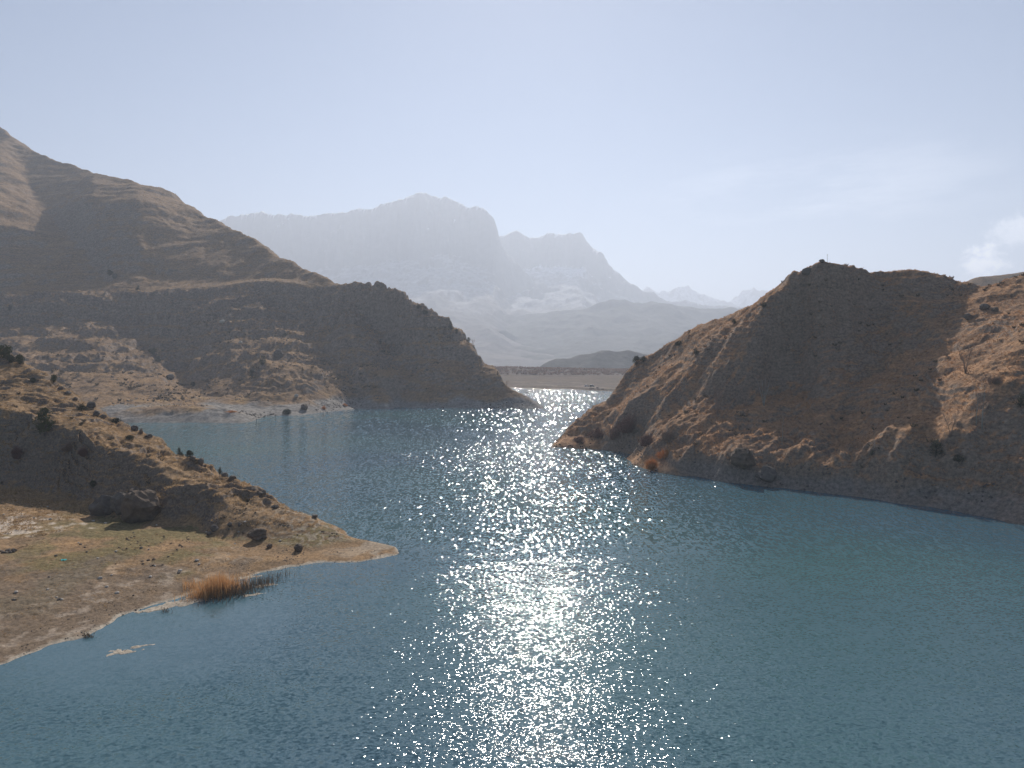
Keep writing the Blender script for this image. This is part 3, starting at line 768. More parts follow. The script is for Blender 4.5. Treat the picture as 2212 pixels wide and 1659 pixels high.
def evergreen(name, loc, w, h, label, cat, seed, mat=None, conical=False, group=None):
    """dense small leaved crown of clumps round a short trunk"""
    rnd = random.Random(seed)
    o = empty(name, loc, label, cat, group)
    t = Geo()
    t.tube([(0, 0, -0.3), (0.03 * w, 0, h * 0.35), (0, 0.03 * w, h * 0.75)], [0.05 * w + 0.03, 0.035 * w + 0.02, 0.015 * w], 6)
    for k in range(5):
        a = rnd.uniform(0, 6.28); z0 = rnd.uniform(0.15, 0.5) * h
        t.tube([(0, 0, z0), (math.cos(a) * w * 0.3, math.sin(a) * w * 0.3, z0 + 0.2 * h)], [0.02 * w, 0.008 * w], 4)
    t.build('trunk', MBK, o)
    c = Geo()
    clumps = []
    for k in range(26):
        for _ in range(30):
            u = rnd.random(); a = rnd.uniform(0, 6.28)
            if conical: rr = (1 - u) ** 0.8 * 0.5 * w; zz = 0.06 * h + u * 0.9 * h
            else: rr = math.sqrt(max(0, 1 - (2 * u - 1) ** 2)) * 0.42 * w; zz = (0.12 + 0.76 * u) * h
            break
        rr *= rnd.uniform(0.35, 1.0)
        clumps.append((math.cos(a) * rr, math.sin(a) * rr, zz, rnd.uniform(0.13, 0.24) * w * (1.15 - 0.5 * u if conical else 1)))
    for (x, y, z, r) in clumps:
        for _ in range(42):
            d = Vector((rnd.gauss(0, 1), rnd.gauss(0, 1), rnd.gauss(0, 1))).normalized()
            p = Vector((x, y, z)) + d * r * rnd.uniform(0.5, 1.05)
            if p.z < 0.02 * h: p.z = 0.02 * h
            q = (d + Vector((rnd.uniform(-.5, .5), rnd.uniform(-.5, .5), rnd.uniform(0, .7)))).normalized()
            c.leaf(p, q * r * 0.30, r * 0.13)
    c.build('crown', mat or MJ, o)
    return o
def bare_tree(name, loc, h, label, cat, seed, stems=1, bark=None, twig=None, group=None, spread=0.28, base=0.35):
    rnd = random.Random(seed)
    o = empty(name, loc, label, cat, group)
    t, b = Geo(), Geo()
    def twigs(p, d, L, r, lev):
        q = p + d * L
        mid = p + d * L * 0.5 + Vector((rnd.uniform(-1, 1), rnd.uniform(-1, 1), rnd.uniform(0, 1))) * L * 0.07
        b.tube([tuple(p), tuple(mid), tuple(q)], [r, r * 0.75, r * 0.45], 3)
        if lev == 0: return
        for k in range(4 if lev > 1 else 5):
            f = rnd.uniform(0.3, 1.0)
            e = (d + Vector((rnd.uniform(-1, 1), rnd.uniform(-1, 1), rnd.uniform(-0.1, 0.8))) * 0.75).normalized()
            twigs(p + d * L * f, e, L * rnd.uniform(0.45, 0.7), r * 0.5, lev - 1)
    for s_ in range(stems):
        a = 6.28 * s_ / max(stems, 1) + rnd.uniform(-.4, .4)
        ln = spread if stems > 1 else 0.04
        top = Vector((math.cos(a) * ln * h, math.sin(a) * ln * h, h * rnd.uniform(0.88, 1.0)))
        pts = [Vector((math.cos(a) * 0.08, math.sin(a) * 0.08, -0.3))]
        for k in range(1, 7):
            f = k / 6
            pts.append(Vector((top.x * f ** 1.3 + rnd.uniform(-1, 1) * 0.012 * h, top.y * f ** 1.3 + rnd.uniform(-1, 1) * 0.012 * h, top.z * f)))
        r0 = 0.012 * h + 0.03
        t.tube([tuple(p) for p in pts], [r0 * (1 - 0.8 * k / 6) for k in range(7)], 6)
        b.tube([tuple(p) for p in pts[1:]], [r0 * 0.5 * (1 - 0.8 * k / 6) for k in range(1, 7)], 3)
        b.tube([(0, 0, 0.1), tuple(pts[1])], [r0 * 0.3, r0 * 0.3], 3)
        for k in range(15 if stems < 3 else 10):
            f = rnd.uniform(base, 0.98); i = min(5, int(f * 6)); p = pts[i].lerp(pts[i + 1], f * 6 - i)
            a2 = rnd.uniform(0, 6.28)
            d = Vector((math.cos(a2) * 0.75, math.sin(a2) * 0.75, rnd.uniform(0.5, 1.1))).normalized()
            twigs(p, d, h * rnd.uniform(0.10, 0.19) * (1.25 - 0.6 * f), 0.018 + 0.002 * h, 2)
    t.build('trunk', bark or MBI, o, True)
    b.build('branches', twig or MTW, o)
    return o
def stem_shrub(name, loc, w, h, label, cat, seed, mat, n=240, group=None):
    """leafless bush: many thin forking stems"""
    rnd = random.Random(seed)
    g = Geo()
    lobes = [(rnd.uniform(-.3, .3), rnd.uniform(-.3, .3), rnd.uniform(.5, 1.0)) for _ in range(4)] + [(0, 0, 1.0)]
    for k in range(n):
        lb = lobes[k % 5]
        a = rnd.uniform(0, 6.28); rr = math.sqrt(rnd.random())
        bx, by = lb[0] * w + math.cos(a) * rr * w * 0.10, lb[1] * w + math.sin(a) * rr * w * 0.10
        hh = h * lb[2] * math.sqrt(max(0.1, 1 - 0.75 * rr * rr)) * rnd.uniform(0.4, 1.08)
        tx, ty = bx + math.cos(a) * rr * w * 0.26, by + math.sin(a) * rr * w * 0.26
        m_ = ((bx + tx) / 2 + rnd.uniform(-.05, .05) * w, (by + ty) / 2 + rnd.uniform(-.05, .05) * w, hh * 0.55)
        wd = 0.012 + 0.004 * h
        g.tube([(bx, by, -0.15), m_, (tx, ty, hh)], [wd, wd * 0.8, wd * 0.3], 3)
        for q in range(3):
            g.tube([m_, (m_[0] + rnd.uniform(-.16, .16) * w, m_[1] + rnd.uniform(-.16, .16) * w, m_[2] + rnd.uniform(.15, .4) * hh)], [wd * 0.6, wd * 0.3], 3)
    o = g.build(name, mat); o.location = loc
    return tag(o, label, cat, group)
def rock(name, loc, dims, label, seed, mat, group=None, rz=0.0, tilt=0.0, cuts=7, rough=0.18, cat='rock', sub=4):
    import bmesh
    rnd = random.Random(seed)
    bm = bmesh.new(); bmesh.ops.create_icosphere(bm, subdivisions=sub, radius=1.0)
    planes = []
    for k in range(cuts):
        d = Vector((rnd.gauss(0, 1), rnd.gauss(0, 1), rnd.gauss(0, 0.8))).normalized(); planes.append((d, rnd.uniform(0.60, 0.88)))
    off = Vector((seed * 3.7, seed * 1.3, 0))
    for v in bm.verts:
        p = v.co.copy()
        for d, q in planes:
            e = p.dot(d) - q
            if e > 0: p -= d * e * 0.92
        n_ = mnoise.fractal(p * 1.6 + off, 0.8, 2.1, 5)
        p *= 1 + rough * n_
        st = math.sin(p.z * 11 + mnoise.noise(p * 1.5 + off) * 4)
        p += Vector((p.x, p.y, 0)) * 0.035 * st
        v.co = p
    me = bpy.data.meshes.new(name); bm.to_mesh(me); bm.free(); me.materials.append(mat)
    o = bpy.data.objects.new(name, me); col.objects.link(o)
    o.scale = (dims[0] / 1.75, dims[1] / 1.75, dims[2] / 1.75)
    o.location = (loc[0], loc[1], loc[2] + dims[2] * 0.32); o.rotation_euler = (tilt, 0, rz)
    return tag(o, label, cat, group)

def at(h, x, y, d0, d1): return hit(h, x, y, d0, d1)
def px(loc, n): return n * loc[1] / F          # metres covered by n image units at that place

# ---- evergreens: hill, x, base y, width, height, conical, dark, label
NR, LR, RR = ('near', 60, 230), ('left', 300, 1000), ('right', 110, 320)
for k, (h, x, y, w, ht, con, dk, name, lab) in enumerate([
    (NR, 98, 940, 46, 60, 0, 0, 'juniper_tree', 'largest rounded green juniper, alone on the dark face of the near spur'),
    (NR, 8, 772, 34, 26, 0, 0, 'juniper_bush', 'olive juniper bush on the crest where the near spur meets the left frame edge'),
    (NR, 22, 783, 24, 17, 0, 1, 'juniper_bush', 'near-black rounded bush just below the crest at the far left of the near spur'),
    (NR, 44, 786, 22, 20, 0, 0, 'juniper_bush', 'third bush down from the left edge on the crest of the near spur'),
    (NR, 72, 826, 17, 10, 0, 1, 'low_shrub', 'low dark shrub on the sunlit grass left of the crest rocks'),
    (NR, 116, 826, 15, 17, 0, 0, 'juniper_bush', 'small olive bush alone on the crest line above the large juniper'),
    (NR, 176, 888, 20, 15, 0, 1, 'low_shrub', 'dark shrub among the crest rocks right of the large juniper'),
    (NR, 250, 915, 22, 12, 0, 1, 'low_shrub', 'long low dark shrub on the crest just above the inlet'),
    (NR, 280, 950, 17, 12, 0, 1, 'low_shrub', 'lone dark shrub on the sunlit grass below the crest boulder'),
    (NR, 387, 981, 14, 17, 1, 1, 'juniper_bush', 'left one of the two pointed junipers standing on the crest against the water'),
    (NR, 410, 990, 20, 19, 0, 1, 'juniper_bush', 'fuller right one of the two junipers on the crest against the water'),
    (NR, 475, 1022, 14, 18, 1, 1, 'juniper_bush', 'spiky small juniper beside crest rocks halfway down the near spur'),
    (NR, 200, 1055, 18, 15, 0, 1, 'low_shrub', 'tan topped dark shrub at the foot of the dark face left of the slab'),
    (LR, 546, 817, 16, 27, 1, 1, 'conifer_tree', 'dark pointed conifer casting a long shadow on the big left hillside'),
    (LR, 567, 790, 17, 22, 0, 1, 'juniper_tree', 'dark rounded juniper just uphill of the pointed conifer on the left hillside'),
    (LR, 615, 727, 8, 14, 1, 1, 'conifer_tree', 'slim small conifer high on the left hillside above the gully'),
    (LR, 822, 744, 8, 12, 1, 1, 'conifer_tree', 'small dark conifer on the lit wedge of the left hillside near its headland'),
    (LR, 973, 712, 12, 19, 1, 1, 'conifer_tree', 'dark conifer standing on the skyline crag of the left headland'),
    (LR, 986, 722, 9, 11, 0, 1, 'juniper_bush', 'small bush on the skyline crag just below the skyline conifer'),
    (LR, 1012, 741, 10, 13, 0, 1, 'juniper_bush', 'dark bush on the lowest crag of the left headland skyline'),
    (LR, 905, 671, 12, 8, 0, 1, 'low_shrub', 'upper of two low dark shrubs on the skyline below the rock lip'),
    (LR, 917, 680, 14, 8, 0, 1, 'low_shrub', 'lower of two low dark shrubs on the skyline below the rock lip'),
    (LR, 1075, 812, 6, 11, 1, 1, 'conifer_tree', 'tiny dark conifer on the sloping tip of the left headland'),
    (LR, 237, 596, 13, 12, 0, 1, 'juniper_bush', 'dark bush at the bottom of the upper gully on the left hill'),
    (LR, 249, 602, 12, 11, 0, 1, 'juniper_bush', 'bush beside the track below the upper gully on the left hill'),
    (LR, 299, 627, 10, 11, 1, 1, 'juniper_bush', 'small pointed bush on the grassy bench right of the upper gully'),
    (LR, 22, 670, 11, 12, 1, 1, 'juniper_bush', 'small bush on the cliff edge at the far left of the bench'),
    (LR, 330, 768, 16, 15, 0, 1, 'juniper_bush', 'larger dark bush in the gully beside the tan lit slope'),
    (LR, 342, 782, 13, 12, 0, 1, 'juniper_bush', 'smaller dark bush just downhill in the gully beside the tan lit slope'),
    (LR, 417, 834, 12, 8, 0, 1, 'low_shrub', 'low round shrub on the tan slope above the pale bank'),
    (LR, 620, 893, 20, 7, 0, 1, 'low_shrub', 'dark spreading shrub on the pale bank at the waterline left of the brown boulder'),
    (RR, 1374, 787, 19, 18, 0, 1, 'juniper_bush', 'round dark juniper perched on the cliff corner of the right hill'),
    (RR, 1390, 782, 15, 13, 0, 1, 'juniper_bush', 'smaller juniper just uphill of the one on the cliff corner'),
    (RR, 1468, 746, 20, 9, 0, 1, 'low_shrub', 'flat dark shrub on the left skyline of the right hill'),
    (RR, 1503, 766, 14, 16, 0, 1, 'juniper_bush', 'dark upright bush below the left skyline of the right hill'),
    (RR, 1586, 699, 12, 12, 0, 1, 'juniper_bush', 'lone juniper dot on the sunlit strip halfway up the right hill'),
    (RR, 1650, 666, 14, 13, 0, 1, 'juniper_bush', 'juniper at the top of the sunlit strip under the right peak'),
    (RR, 2021, 985, 35, 38, 1, 1, 'conifer_tree', 'broad black-green conifer low on the right spur above the rocky bank'),
    (RR, 2071, 996, 24, 15, 0, 1, 'juniper_bush', 'dark low bush right of the broad conifer on the right spur'),
    (RR, 2204, 880, 26, 34, 0, 1, 'juniper_bush', 'dark green bush cut by the right frame edge'),
    (RR, 1885, 985, 14, 12, 0, 1, 'low_shrub', 'low dark shrub in the gully bottom left of the sunlit spur'),
]):
    p = at(h[0], x, y, h[1], h[2])
    evergreen(name, p - Vector((0, 0, 0.15)), px(p, w), px(p, ht), lab, 'tree' if 'tree' in name else 'bush', 300 + k, MD if dk else MJ, bool(con))

# ---- leafless trees
for k, (h, x, y, ht, st, pale, lab) in enumerate([
    (RR, 1650, 876, 68, 4, 1, 'birch with several pale stems fanning out, on the dark face edge of the right hill'),
    (RR, 1550, 893, 66, 3, 0, 'brown twiggy bare tree in the middle of the ribbed left part of the right hill'),
    (RR, 1689, 962, 66, 1, 1, 'single stemmed pale birch in the centre of the dark face of the right hill'),
    (RR, 1553, 968, 46, 1, 0, 'thin bare tree standing above the rocky bank left of the pale outcrop'),
    (RR, 1487, 948, 40, 2, 0, 'small bare tree on the lit crest above the golden bush'),
    (RR, 1610, 878, 44, 2, 0, 'bare tree just left of the fanned birch on the right hill'),
    (RR, 2121, 928, 100, 1, 1, 'tallest white stemmed birch on the shaded side of the right spur'),
    (RR, 2108, 920, 74, 1, 1, 'shorter leaning pale birch left of the tallest birch on the right spur'),
    (RR, 2053, 943, 50, 2, 0, 'bare tree at the foot of the sunlit spur above the broad conifer'),
    (RR, 2086, 806, 66, 4, 0, 'wide bare tree spreading across the sunlit spur near the right edge'),
    (RR, 1887, 980, 46, 1, 1, 'thin pale birch in the gully bottom of the right hill'),
    (RR, 1458, 978, 30, 2, 0, 'little bare tree right beside the golden bush at the waterline'),
    (LR, 1022, 750, 16, 3, 0, 'small bare tree on the lowest skyline crag of the left headland'),
    (LR, 1095, 829, 12, 3, 0, 'tiny bare tree on the slope near the tip of the left headland'),
    (LR, 655, 855, 22, 3, 0, 'bare grey tree above the brown boulder by the far shore'),
]):
    p = at(h[0], x, y, h[1], h[2])
    bare_tree('birch_tree' if pale else 'bare_tree', p, px(p, ht), lab, 'tree', 500 + k, st, MBI if pale else MTW, MTW)

# ---- leafless shrubs
for k, (h, x, y, w, ht, m_, lab) in enumerate([
    (RR, 1361, 935, 60, 54, MRT, 'large rounded reddish bare bush at the left foot of the right hill'),
    (RR, 1290, 945, 50, 30, MRT, 'low reddish bare bush near the point of the right hill'),
    (RR, 1325, 950, 50, 34, MRT, 'reddish bare bush between the point and the large rounded bush'),
    (RR, 1400, 962, 46, 34, MRT, 'reddish brown bare bush right of the large rounded bush'),
    (RR, 1440, 950, 36, 28, MTW, 'brown bare bush uphill of the golden bush'),
    (RR, 1250, 955, 36, 16, MRT, 'smallest reddish bush, nearest the point of the right hill'),
    (RR, 1409, 1013, 36, 36, MOR, 'bright golden orange bush at the waterline of the right hill'),
    (RR, 1436, 990, 36, 28, MOR, 'smaller golden orange bush on the slope right of the brightest one'),
    (RR, 2150, 830, 30, 24, MTW, 'grey brown bare bush on the sunlit spur at the right'),
    (NR, 37, 990, 26, 34, MRT, 'reddish dry shrub with tan base on the dark face below the large juniper'),
    (NR, 180, 985, 30, 26, MRT, 'reddish bare shrub on the dark face right of the large juniper'),
    (NR, 150, 975, 26, 24, MTW, 'grey bare shrub on the dark face just right of the large juniper'),
    (NR, 305, 938, 14, 16, MTW, 'thin bare shrub beside the crest boulder above the inlet'),
    (LR, 700, 884, 14, 9, MOR, 'golden dry shrub on the far shore right of the brown boulder'),
    (LR, 745, 877, 12, 7, MOR, 'second golden dry shrub along the far shore, further right'),
    (LR, 500, 891, 26, 6, MOR, 'wide flat golden shrub on the pale bank at the far shore'),
]):
    p = at(h[0], x, y, h[1], h[2])
    stem_shrub('bare_bush', p, px(p, w), px(p, ht), lab, 'bush', 700 + k, m_, 260)

# ---- rocks
def rocks(rows):
    for k, (h, x, y, w, ht, m_, lab) in enumerate(rows):
        p = at(h[0], x, y, h[1], h[2])
        W_, H_ = px(p, w), px(p, ht)
        rock('boulder' if W_ > 1.4 else 'rock', p, (W_, W_ * 0.8, H_), lab, 40 + k, m_, rz=k * 1.7, sub=4 if w > 25 else 3)
rocks([
    (NR, 304, 1124, 70, 86, MRB, 'giant rounded boulder standing at the foot of the near spur'),
    (NR, 132, 842, 13, 9, MRK, 'grey rock on the crest above the large juniper'),
    (NR, 147, 851, 12, 8, MDK, 'dark rock on the crest, next below the grey one above the juniper'),
    (NR, 163, 865, 10, 8, MRB, 'small brown rock on the crest above the shrub cluster'),
    (NR, 197, 880, 18, 14, MRK, 'broad grey outcrop on the crest right of the large juniper'),
    (NR, 208, 896, 17, 11, MRK, 'flat grey rock just below the broad crest outcrop'),
    (NR, 222, 903, 13, 9, MDK, 'dark rock on the crest between the outcrop and the long shrub'),
    (NR, 291, 930, 16, 13, MRK, 'pale grey boulder on the crest above the inlet'),
    (NR, 322, 944, 17, 8, MDK, 'low dark rock on the crest just right of the pale boulder'),
    (NR, 416, 994, 15, 11, MDK, 'dark rock tucked below the fuller crest juniper'),
    (NR, 434, 1003, 15, 13, MDK, 'rounded dark rock on the crest right of the two junipers'),
    (NR, 443, 1009, 6, 6, MRB, 'little rock beside the rounded dark crest rock'),
    (NR, 486, 1029, 15, 10, MDK, 'dark rock beside the spiky small juniper'),
    (NR, 501, 1039, 17, 14, MRB, 'round brown rock on the crest halfway down the spur'),
    (NR, 547, 1061, 12, 8, MDK, 'dark crest rock above the scree of the lower spur'),
    (NR, 562, 1070, 13, 8, MDK, 'left rock of the pair on the lower crest'),
    (NR, 569, 1067, 12, 10, MDK, 'right rock of the pair on the lower crest'),
    (NR, 594, 1098, 15, 9, MDK, 'lone oval dark rock on the sunlit lower spur'),
    (NR, 680, 1118, 14, 8, MDK, 'lone rock on the last part of the crest before the tip'),
    (NR, 557, 1164, 38, 26, MRB, 'pale brown boulder in the shaded foot of the lower spur'),
    (NR, 582, 1183, 14, 11, MRB, 'small boulder just right of the shaded pale brown boulder'),
    (NR, 645, 1190, 20, 17, MRB, 'squarish boulder nearest the tip, above the shore'),
    (NR, 464, 1146, 17, 14, MRK, 'grey boulder in shade at the foot of the spur, right of the giant boulder'),
    (NR, 496, 1138, 11, 10, MRK, 'small grey rock uphill of the shaded grey boulder'),
    (NR, 518, 1137, 9, 7, MRK, 'small grey rock farther right in the shade of the lower spur'),
    (NR, 452, 1155, 12, 8, MDK, 'dark rock at the very foot of the spur below the grey boulder'),
    (NR, 217, 1250, 10, 5, MPS, 'flat tan stone lying on the shore meadow'),
    (LR, 657, 884, 18, 14, MRB, 'large angular brown boulder on the far shore of the left hill'),
    (LR, 640, 858, 8, 8, MPS, 'pale rock above the large brown boulder on the far shore'),
    (LR, 367, 819, 20, 13, MRK, 'grey outcrop beside the gully at the right end of the tan slope'),
    (LR, 602, 772, 20, 20, MRK, 'rounded rock knob in the middle of the left hillside'),
    (LR, 479, 699, 13, 9, MPS, 'pale rock high on the left hillside below the cliff band'),
    (LR, 520, 742, 8, 6, MPS, 'pale rock in the rough slope below the cliff band'),
    (RR, 1744, 592, 20, 15, MDK, 'dark rock jutting from the skyline left of the right peak'),
    (RR, 1775, 566, 12, 7, MDK, 'rounded rock capping the right peak'),
    (RR, 2091, 689, 17, 14, MDK, 'dark rock at the upper edge of the sunlit spur'),
    (RR, 2126, 667, 22, 12, MDK, 'wider dark rock uphill on the sunlit spur'),
    (RR, 2150, 672, 14, 9, MDK, 'small dark rock right of the wider one on the sunlit spur'),
    (RR, 1605, 1003, 56, 42, MRB, 'pale brown rock outcrop above the waterline of the dark face'),
    (RR, 1655, 1038, 44, 34, MRK, 'rounded rock outcrop at the waterline right of the pale outcrop'),
])
# slab leaning beside the giant boulder
p = at('near', 222, 1112, 60, 230)
o = rock('slab', p, (px(p, 44), px(p, 22), px(p, 50)), 'leaning mossy slab of rock just left of the giant boulder', 91, MRK, rz=0.4, cuts=9, rough=0.12)
o.rotation_euler = (0.1, 0.75, 0.3)
p = at('near', 262, 1102, 60, 230)
rock('boulder', p, (px(p, 40), px(p, 30), px(p, 42)), 'dark broken rock wedged between the slab and the giant boulder', 92, MDK, rz=1.1)

# small stones lying about on the shore meadow
rnd = random.Random(5)
n = 0
proto = {}
while n < 46:
    x, y = rnd.uniform(0, 620), rnd.uniform(1060, 1300)
    p = at('near', x, y, 60, 160)
    if p.z < 0.35 or p.z > 3.2 or p[0] > -28: continue
    kind = rnd.choice(('pale', 'pale', 'dark'))
    s_ = rnd.uniform(0.16, 0.34)
    if kind not in proto:
        o = rock('stone', p, (1, 0.8, 0.6), '', 60 + len(proto), MPS if kind == 'pale' else MDK, sub=2)
        proto[kind] = o
    else:
        o = proto[kind].copy(); col.objects.link(o)
    o.scale = (s_, s_ * 0.8, s_ * 0.6); o.location = (p[0], p[1], p[2] + 0.03); o.rotation_euler = (0, 0, rnd.uniform(0, 6))
    tag(o, 'small white stone scattered on the shore meadow' if kind == 'pale' else 'small dark stone scattered on the shore meadow', 'stone', 'pale stones on the meadow' if kind == 'pale' else 'dark stones on the meadow')
    n += 1
# ring of blackened stones
p = at('near', 19, 1192, 60, 160)
fp = empty('fire_ring', p, 'old campfire ring of grey stones on the green meadow at the left edge', 'fire ring')
for k in range(9):
    a = k * 0.7 + rnd.uniform(-.1, .1)
    o = rock('stone', (0, 0, 0), (0.5, 0.4, 0.34), '', 70 + k, MDK if k % 2 else MRK, sub=2, rz=a)
    for q in ('label', 'category'): del o[q]
    o.parent = fp; o.location = (math.cos(a) * rnd.uniform(0.4, 1.2), math.sin(a) * 0.7, 0.12)
# a scrap of turquoise cloth
p = at('near', 137, 1210, 60, 160)
g = Geo(); N = 7
for j in range(N):
    for i in range(N):
        g.v.append(((i / (N - 1) - .5) * 0.75, (j / (N - 1) - .5) * 0.5, 0.05 + 0.07 * math.sin(i * 1.9 + j) * math.cos(j * 1.3)))
for j in range(N - 1):
    for i in range(N - 1): g.f.append((j * N + i, j * N + i + 1, (j + 1) * N + i + 1, (j + 1) * N + i))
o = g.build('cloth_scrap', plain_mat('turquoise_cloth', (0.05, 0.42, 0.42), (0.04, 0.30, 0.32), 4), None, True); o.location = p
tag(o, 'turquoise scrap of cloth lying on the shore meadow', 'litter')

# ---- reeds at the near shore
def blades(name, pts, mat, hmin, hmax, lean, seed, wd=0.02):
    rnd = random.Random(seed); v, f = [], []
    for (x, y, z) in pts:
        a = rnd.uniform(0, 3.14); hh = rnd.uniform(hmin, hmax)
        lx, ly = rnd.gauss(0, lean) * hh, rnd.gauss(0, lean) * hh
        ux, uy = math.cos(a) * wd, math.sin(a) * wd
        k = len(v)
        v += [(x - ux, y - uy, z - 0.1), (x + ux, y + uy, z - 0.1), (x + lx * .4 + ux, y + ly * .4 + uy, z + hh * .55), (x + lx * .4 - ux, y + ly * .4 - uy, z + hh * .55), (x + lx, y + ly, z + hh)]
        f += [(k, k + 1, k + 2, k + 3), (k + 3, k + 2, k + 4)]
    o = add_mesh(name, v, f, mat); o['kind'] = 'stuff'
    return o
rnd = random.Random(8)
def reed_pts(x0, x1, y0, y1, n, dens):
    out = []
    while len(out) < n:
        x = rnd.uniform(x0, x1); t = rnd.random()
        q = Wt(x, rnd.uniform(y0, y1) - (x - x0) / (x1 - x0) * dens)
        z = float(near_h(np.array([q[0]]), np.array([q[1]]))[0])
        out.append((q[0], q[1], max(0, z)))
    return out
def reed_clump(cx, cy, sx, sy, n, drift):
    out = []
    for _ in range(n):
        g_ = rnd.gauss(0, 1); x = cx + sx * g_; q = Wt(x, cy - drift * g_ + rnd.gauss(0, sy))
        out.append((q[0], q[1], max(0, float(near_h(np.array([q[0]]), np.array([q[1]]))[0]))))
    return out
blades('reeds', reed_clump(468, 1282, 15, 4.5, 750, 4), MRE, 0.8, 2.9, 0.07, 1)
blades('reeds', reed_clump(474, 1279, 26, 5.0, 800, 5), MRE, 0.5, 2.2, 0.12, 12)
blades('reeds', reed_clump(448, 1284, 24, 4, 500, 6), MRE, 0.4, 1.5, 0.15, 11)
blades('reeds', reed_clump(500, 1283, 30, 7, 700, 6), MDR, 0.3, 1.5, 0.22, 2)
blades('reeds', reed_clump(560, 1264, 30, 7, 420, 8), MDR, 0.3, 1.3, 0.25, 3)
blades('reeds', reed_pts(395, 450, 1268, 1280, 200, 6), MRE, 0.4, 1.3, 0.15, 4)
blades('reeds', [(Wt(x, y)[0], Wt(x, y)[1], 0) for x, y in [(rnd.gauss(190, 6), rnd.gauss(1376, 2)) for _ in range(60)] + [(rnd.gauss(358, 5), rnd.gauss(1322, 3)) for _ in range(40)]], MDR, 0.2, 0.6, 0.4, 5)

# ---- ground cover: grass tufts, scrub, loose stones
def scatter(name, hname, az, rr, n, size, mat, seed, keep, blades_n=4, flat=0.6):
    rng = np.random.default_rng(seed)
    a = np.radians(rng.uniform(az[0], az[1], n)); r = np.sqrt(rng.uniform(rr[0] ** 2, rr[1] ** 2, n))
    X, Y = r * np.sin(a), r * np.cos(a)
    Z = HILLS[hname](X, Y)
    ok = keep(X, Y, Z, rng.random(n))
    X, Y, Z = X[ok], Y[ok], Z[ok]
    m_ = len(X)
    sc_ = size * rng.uniform(0.5, 1.3, m_)
    vs, fs = [], []
    for k in range(blades_n):
        th = rng.uniform(0, 2 * np.pi, m_); w_ = sc_ * rng.uniform(0.14, 0.30, m_)
        bx, by = X + np.cos(th) * sc_ * 0.25, Y + np.sin(th) * sc_ * 0.25
        p1 = rng.uniform(0, 2 * np.pi, m_)
        v1 = np.stack([bx - np.cos(p1) * w_, by - np.sin(p1) * w_, Z - 0.05], -1)
        v2 = np.stack([bx + np.cos(p1) * w_, by + np.sin(p1) * w_, Z - 0.05], -1)
        v3 = np.stack([bx + np.cos(th) * sc_ * 0.5, by + np.sin(th) * sc_ * 0.5, Z + sc_ * flat * rng.uniform(0.6, 1.2, m_)], -1)
        vs.append(np.stack([v1, v2, v3], 1).reshape(-1, 3))
    V = np.concatenate(vs).astype(np.float32); nf = len(V) // 3
    me = bpy.data.meshes.new(name); me.vertices.add(len(V)); me.vertices.foreach_set('co', V.ravel())
    me.loops.add(nf * 3); me.loops.foreach_set('vertex_index', np.arange(nf * 3, dtype=np.int32))
    me.polygons.add(nf); me.polygons.foreach_set('loop_start', np.arange(0, nf * 3, 3, dtype=np.int32)); me.polygons.foreach_set('loop_total', np.full(nf, 3, dtype=np.int32))
    me.update(calc_edges=True); me.materials.append(mat)
    o = bpy.data.objects.new(name, me); col.objects.link(o); o['kind'] = 'stuff'
    return o
scatter('grass', 'near', (-39, -9), (66, 235), 90000, 0.34, MGR, 1, lambda X, Y, Z, u: (Z > 2.2) & (u < 0.25 + 0.9 * sstep(-0.3, 0.4, fbm(X, Y, 7, 3, 201))))
scatter('grass', 'near', (-39, -9), (66, 125), 26000, 0.20, MGR, 2, lambda X, Y, Z, u: (Z > 0.5) & (Z < 2.6) & (u < 0.3 + 0.9 * sstep(0, 0.4, fbm(X, Y, 5, 3, 202))), flat=0.4)
scatter('scrub', 'near', (-39, -9), (90, 235), 500, 0.6, MSC, 3, lambda X, Y, Z, u: (Z > 3.0) & (u < sstep(0.0, 0.45, fbm(X, Y, 10, 3, 203))), 22, 0.8)
scatter('grass', 'right', (3, 40), (118, 275), 90000, 0.42, MGR2, 4, lambda X, Y, Z, u: (Z > 4) & (u < 0.1 + 0.7 * sstep(-0.3, 0.4, fbm(X, Y, 9, 3, 204))))
scatter('scrub', 'right', (3, 40), (118, 275), 1800, 0.75, MSC, 5, lambda X, Y, Z, u: (Z > 4) & (u < 0.9 * sstep(0.05, 0.5, fbm(X, Y, 16, 3, 205))), 20, 0.8)
scatter('scrub', 'left', (-37, 4), (320, 580), 4500, 1.3, MSC, 6, lambda X, Y, Z, u: (Z > 7) & (Z < 70) & (u < 0.10 + 0.8 * sstep(0.1, 0.5, fbm(X, Y, 34, 4, 206))), 16, 0.8)
scatter('grass', 'left', (-37, 4), (320, 960), 60000, 0.9, MGR, 7, lambda X, Y, Z, u: (Z > 6) & (u < 0.5))
scatter('brush', 'plain', (-3, 14), (720, 1000), 8000, 2.2, plain_mat('leafless_brush', (0.30, 0.21, 0.17), (0.20, 0.145, 0.12), 0.1, trans=0.3), 8, lambda X, Y, Z, u: (Z > 8.5) & (u < 0.4 + 0.6 * sstep(0, 0.4, fbm(X, Y, 30, 3, 207))), 12, 0.9)

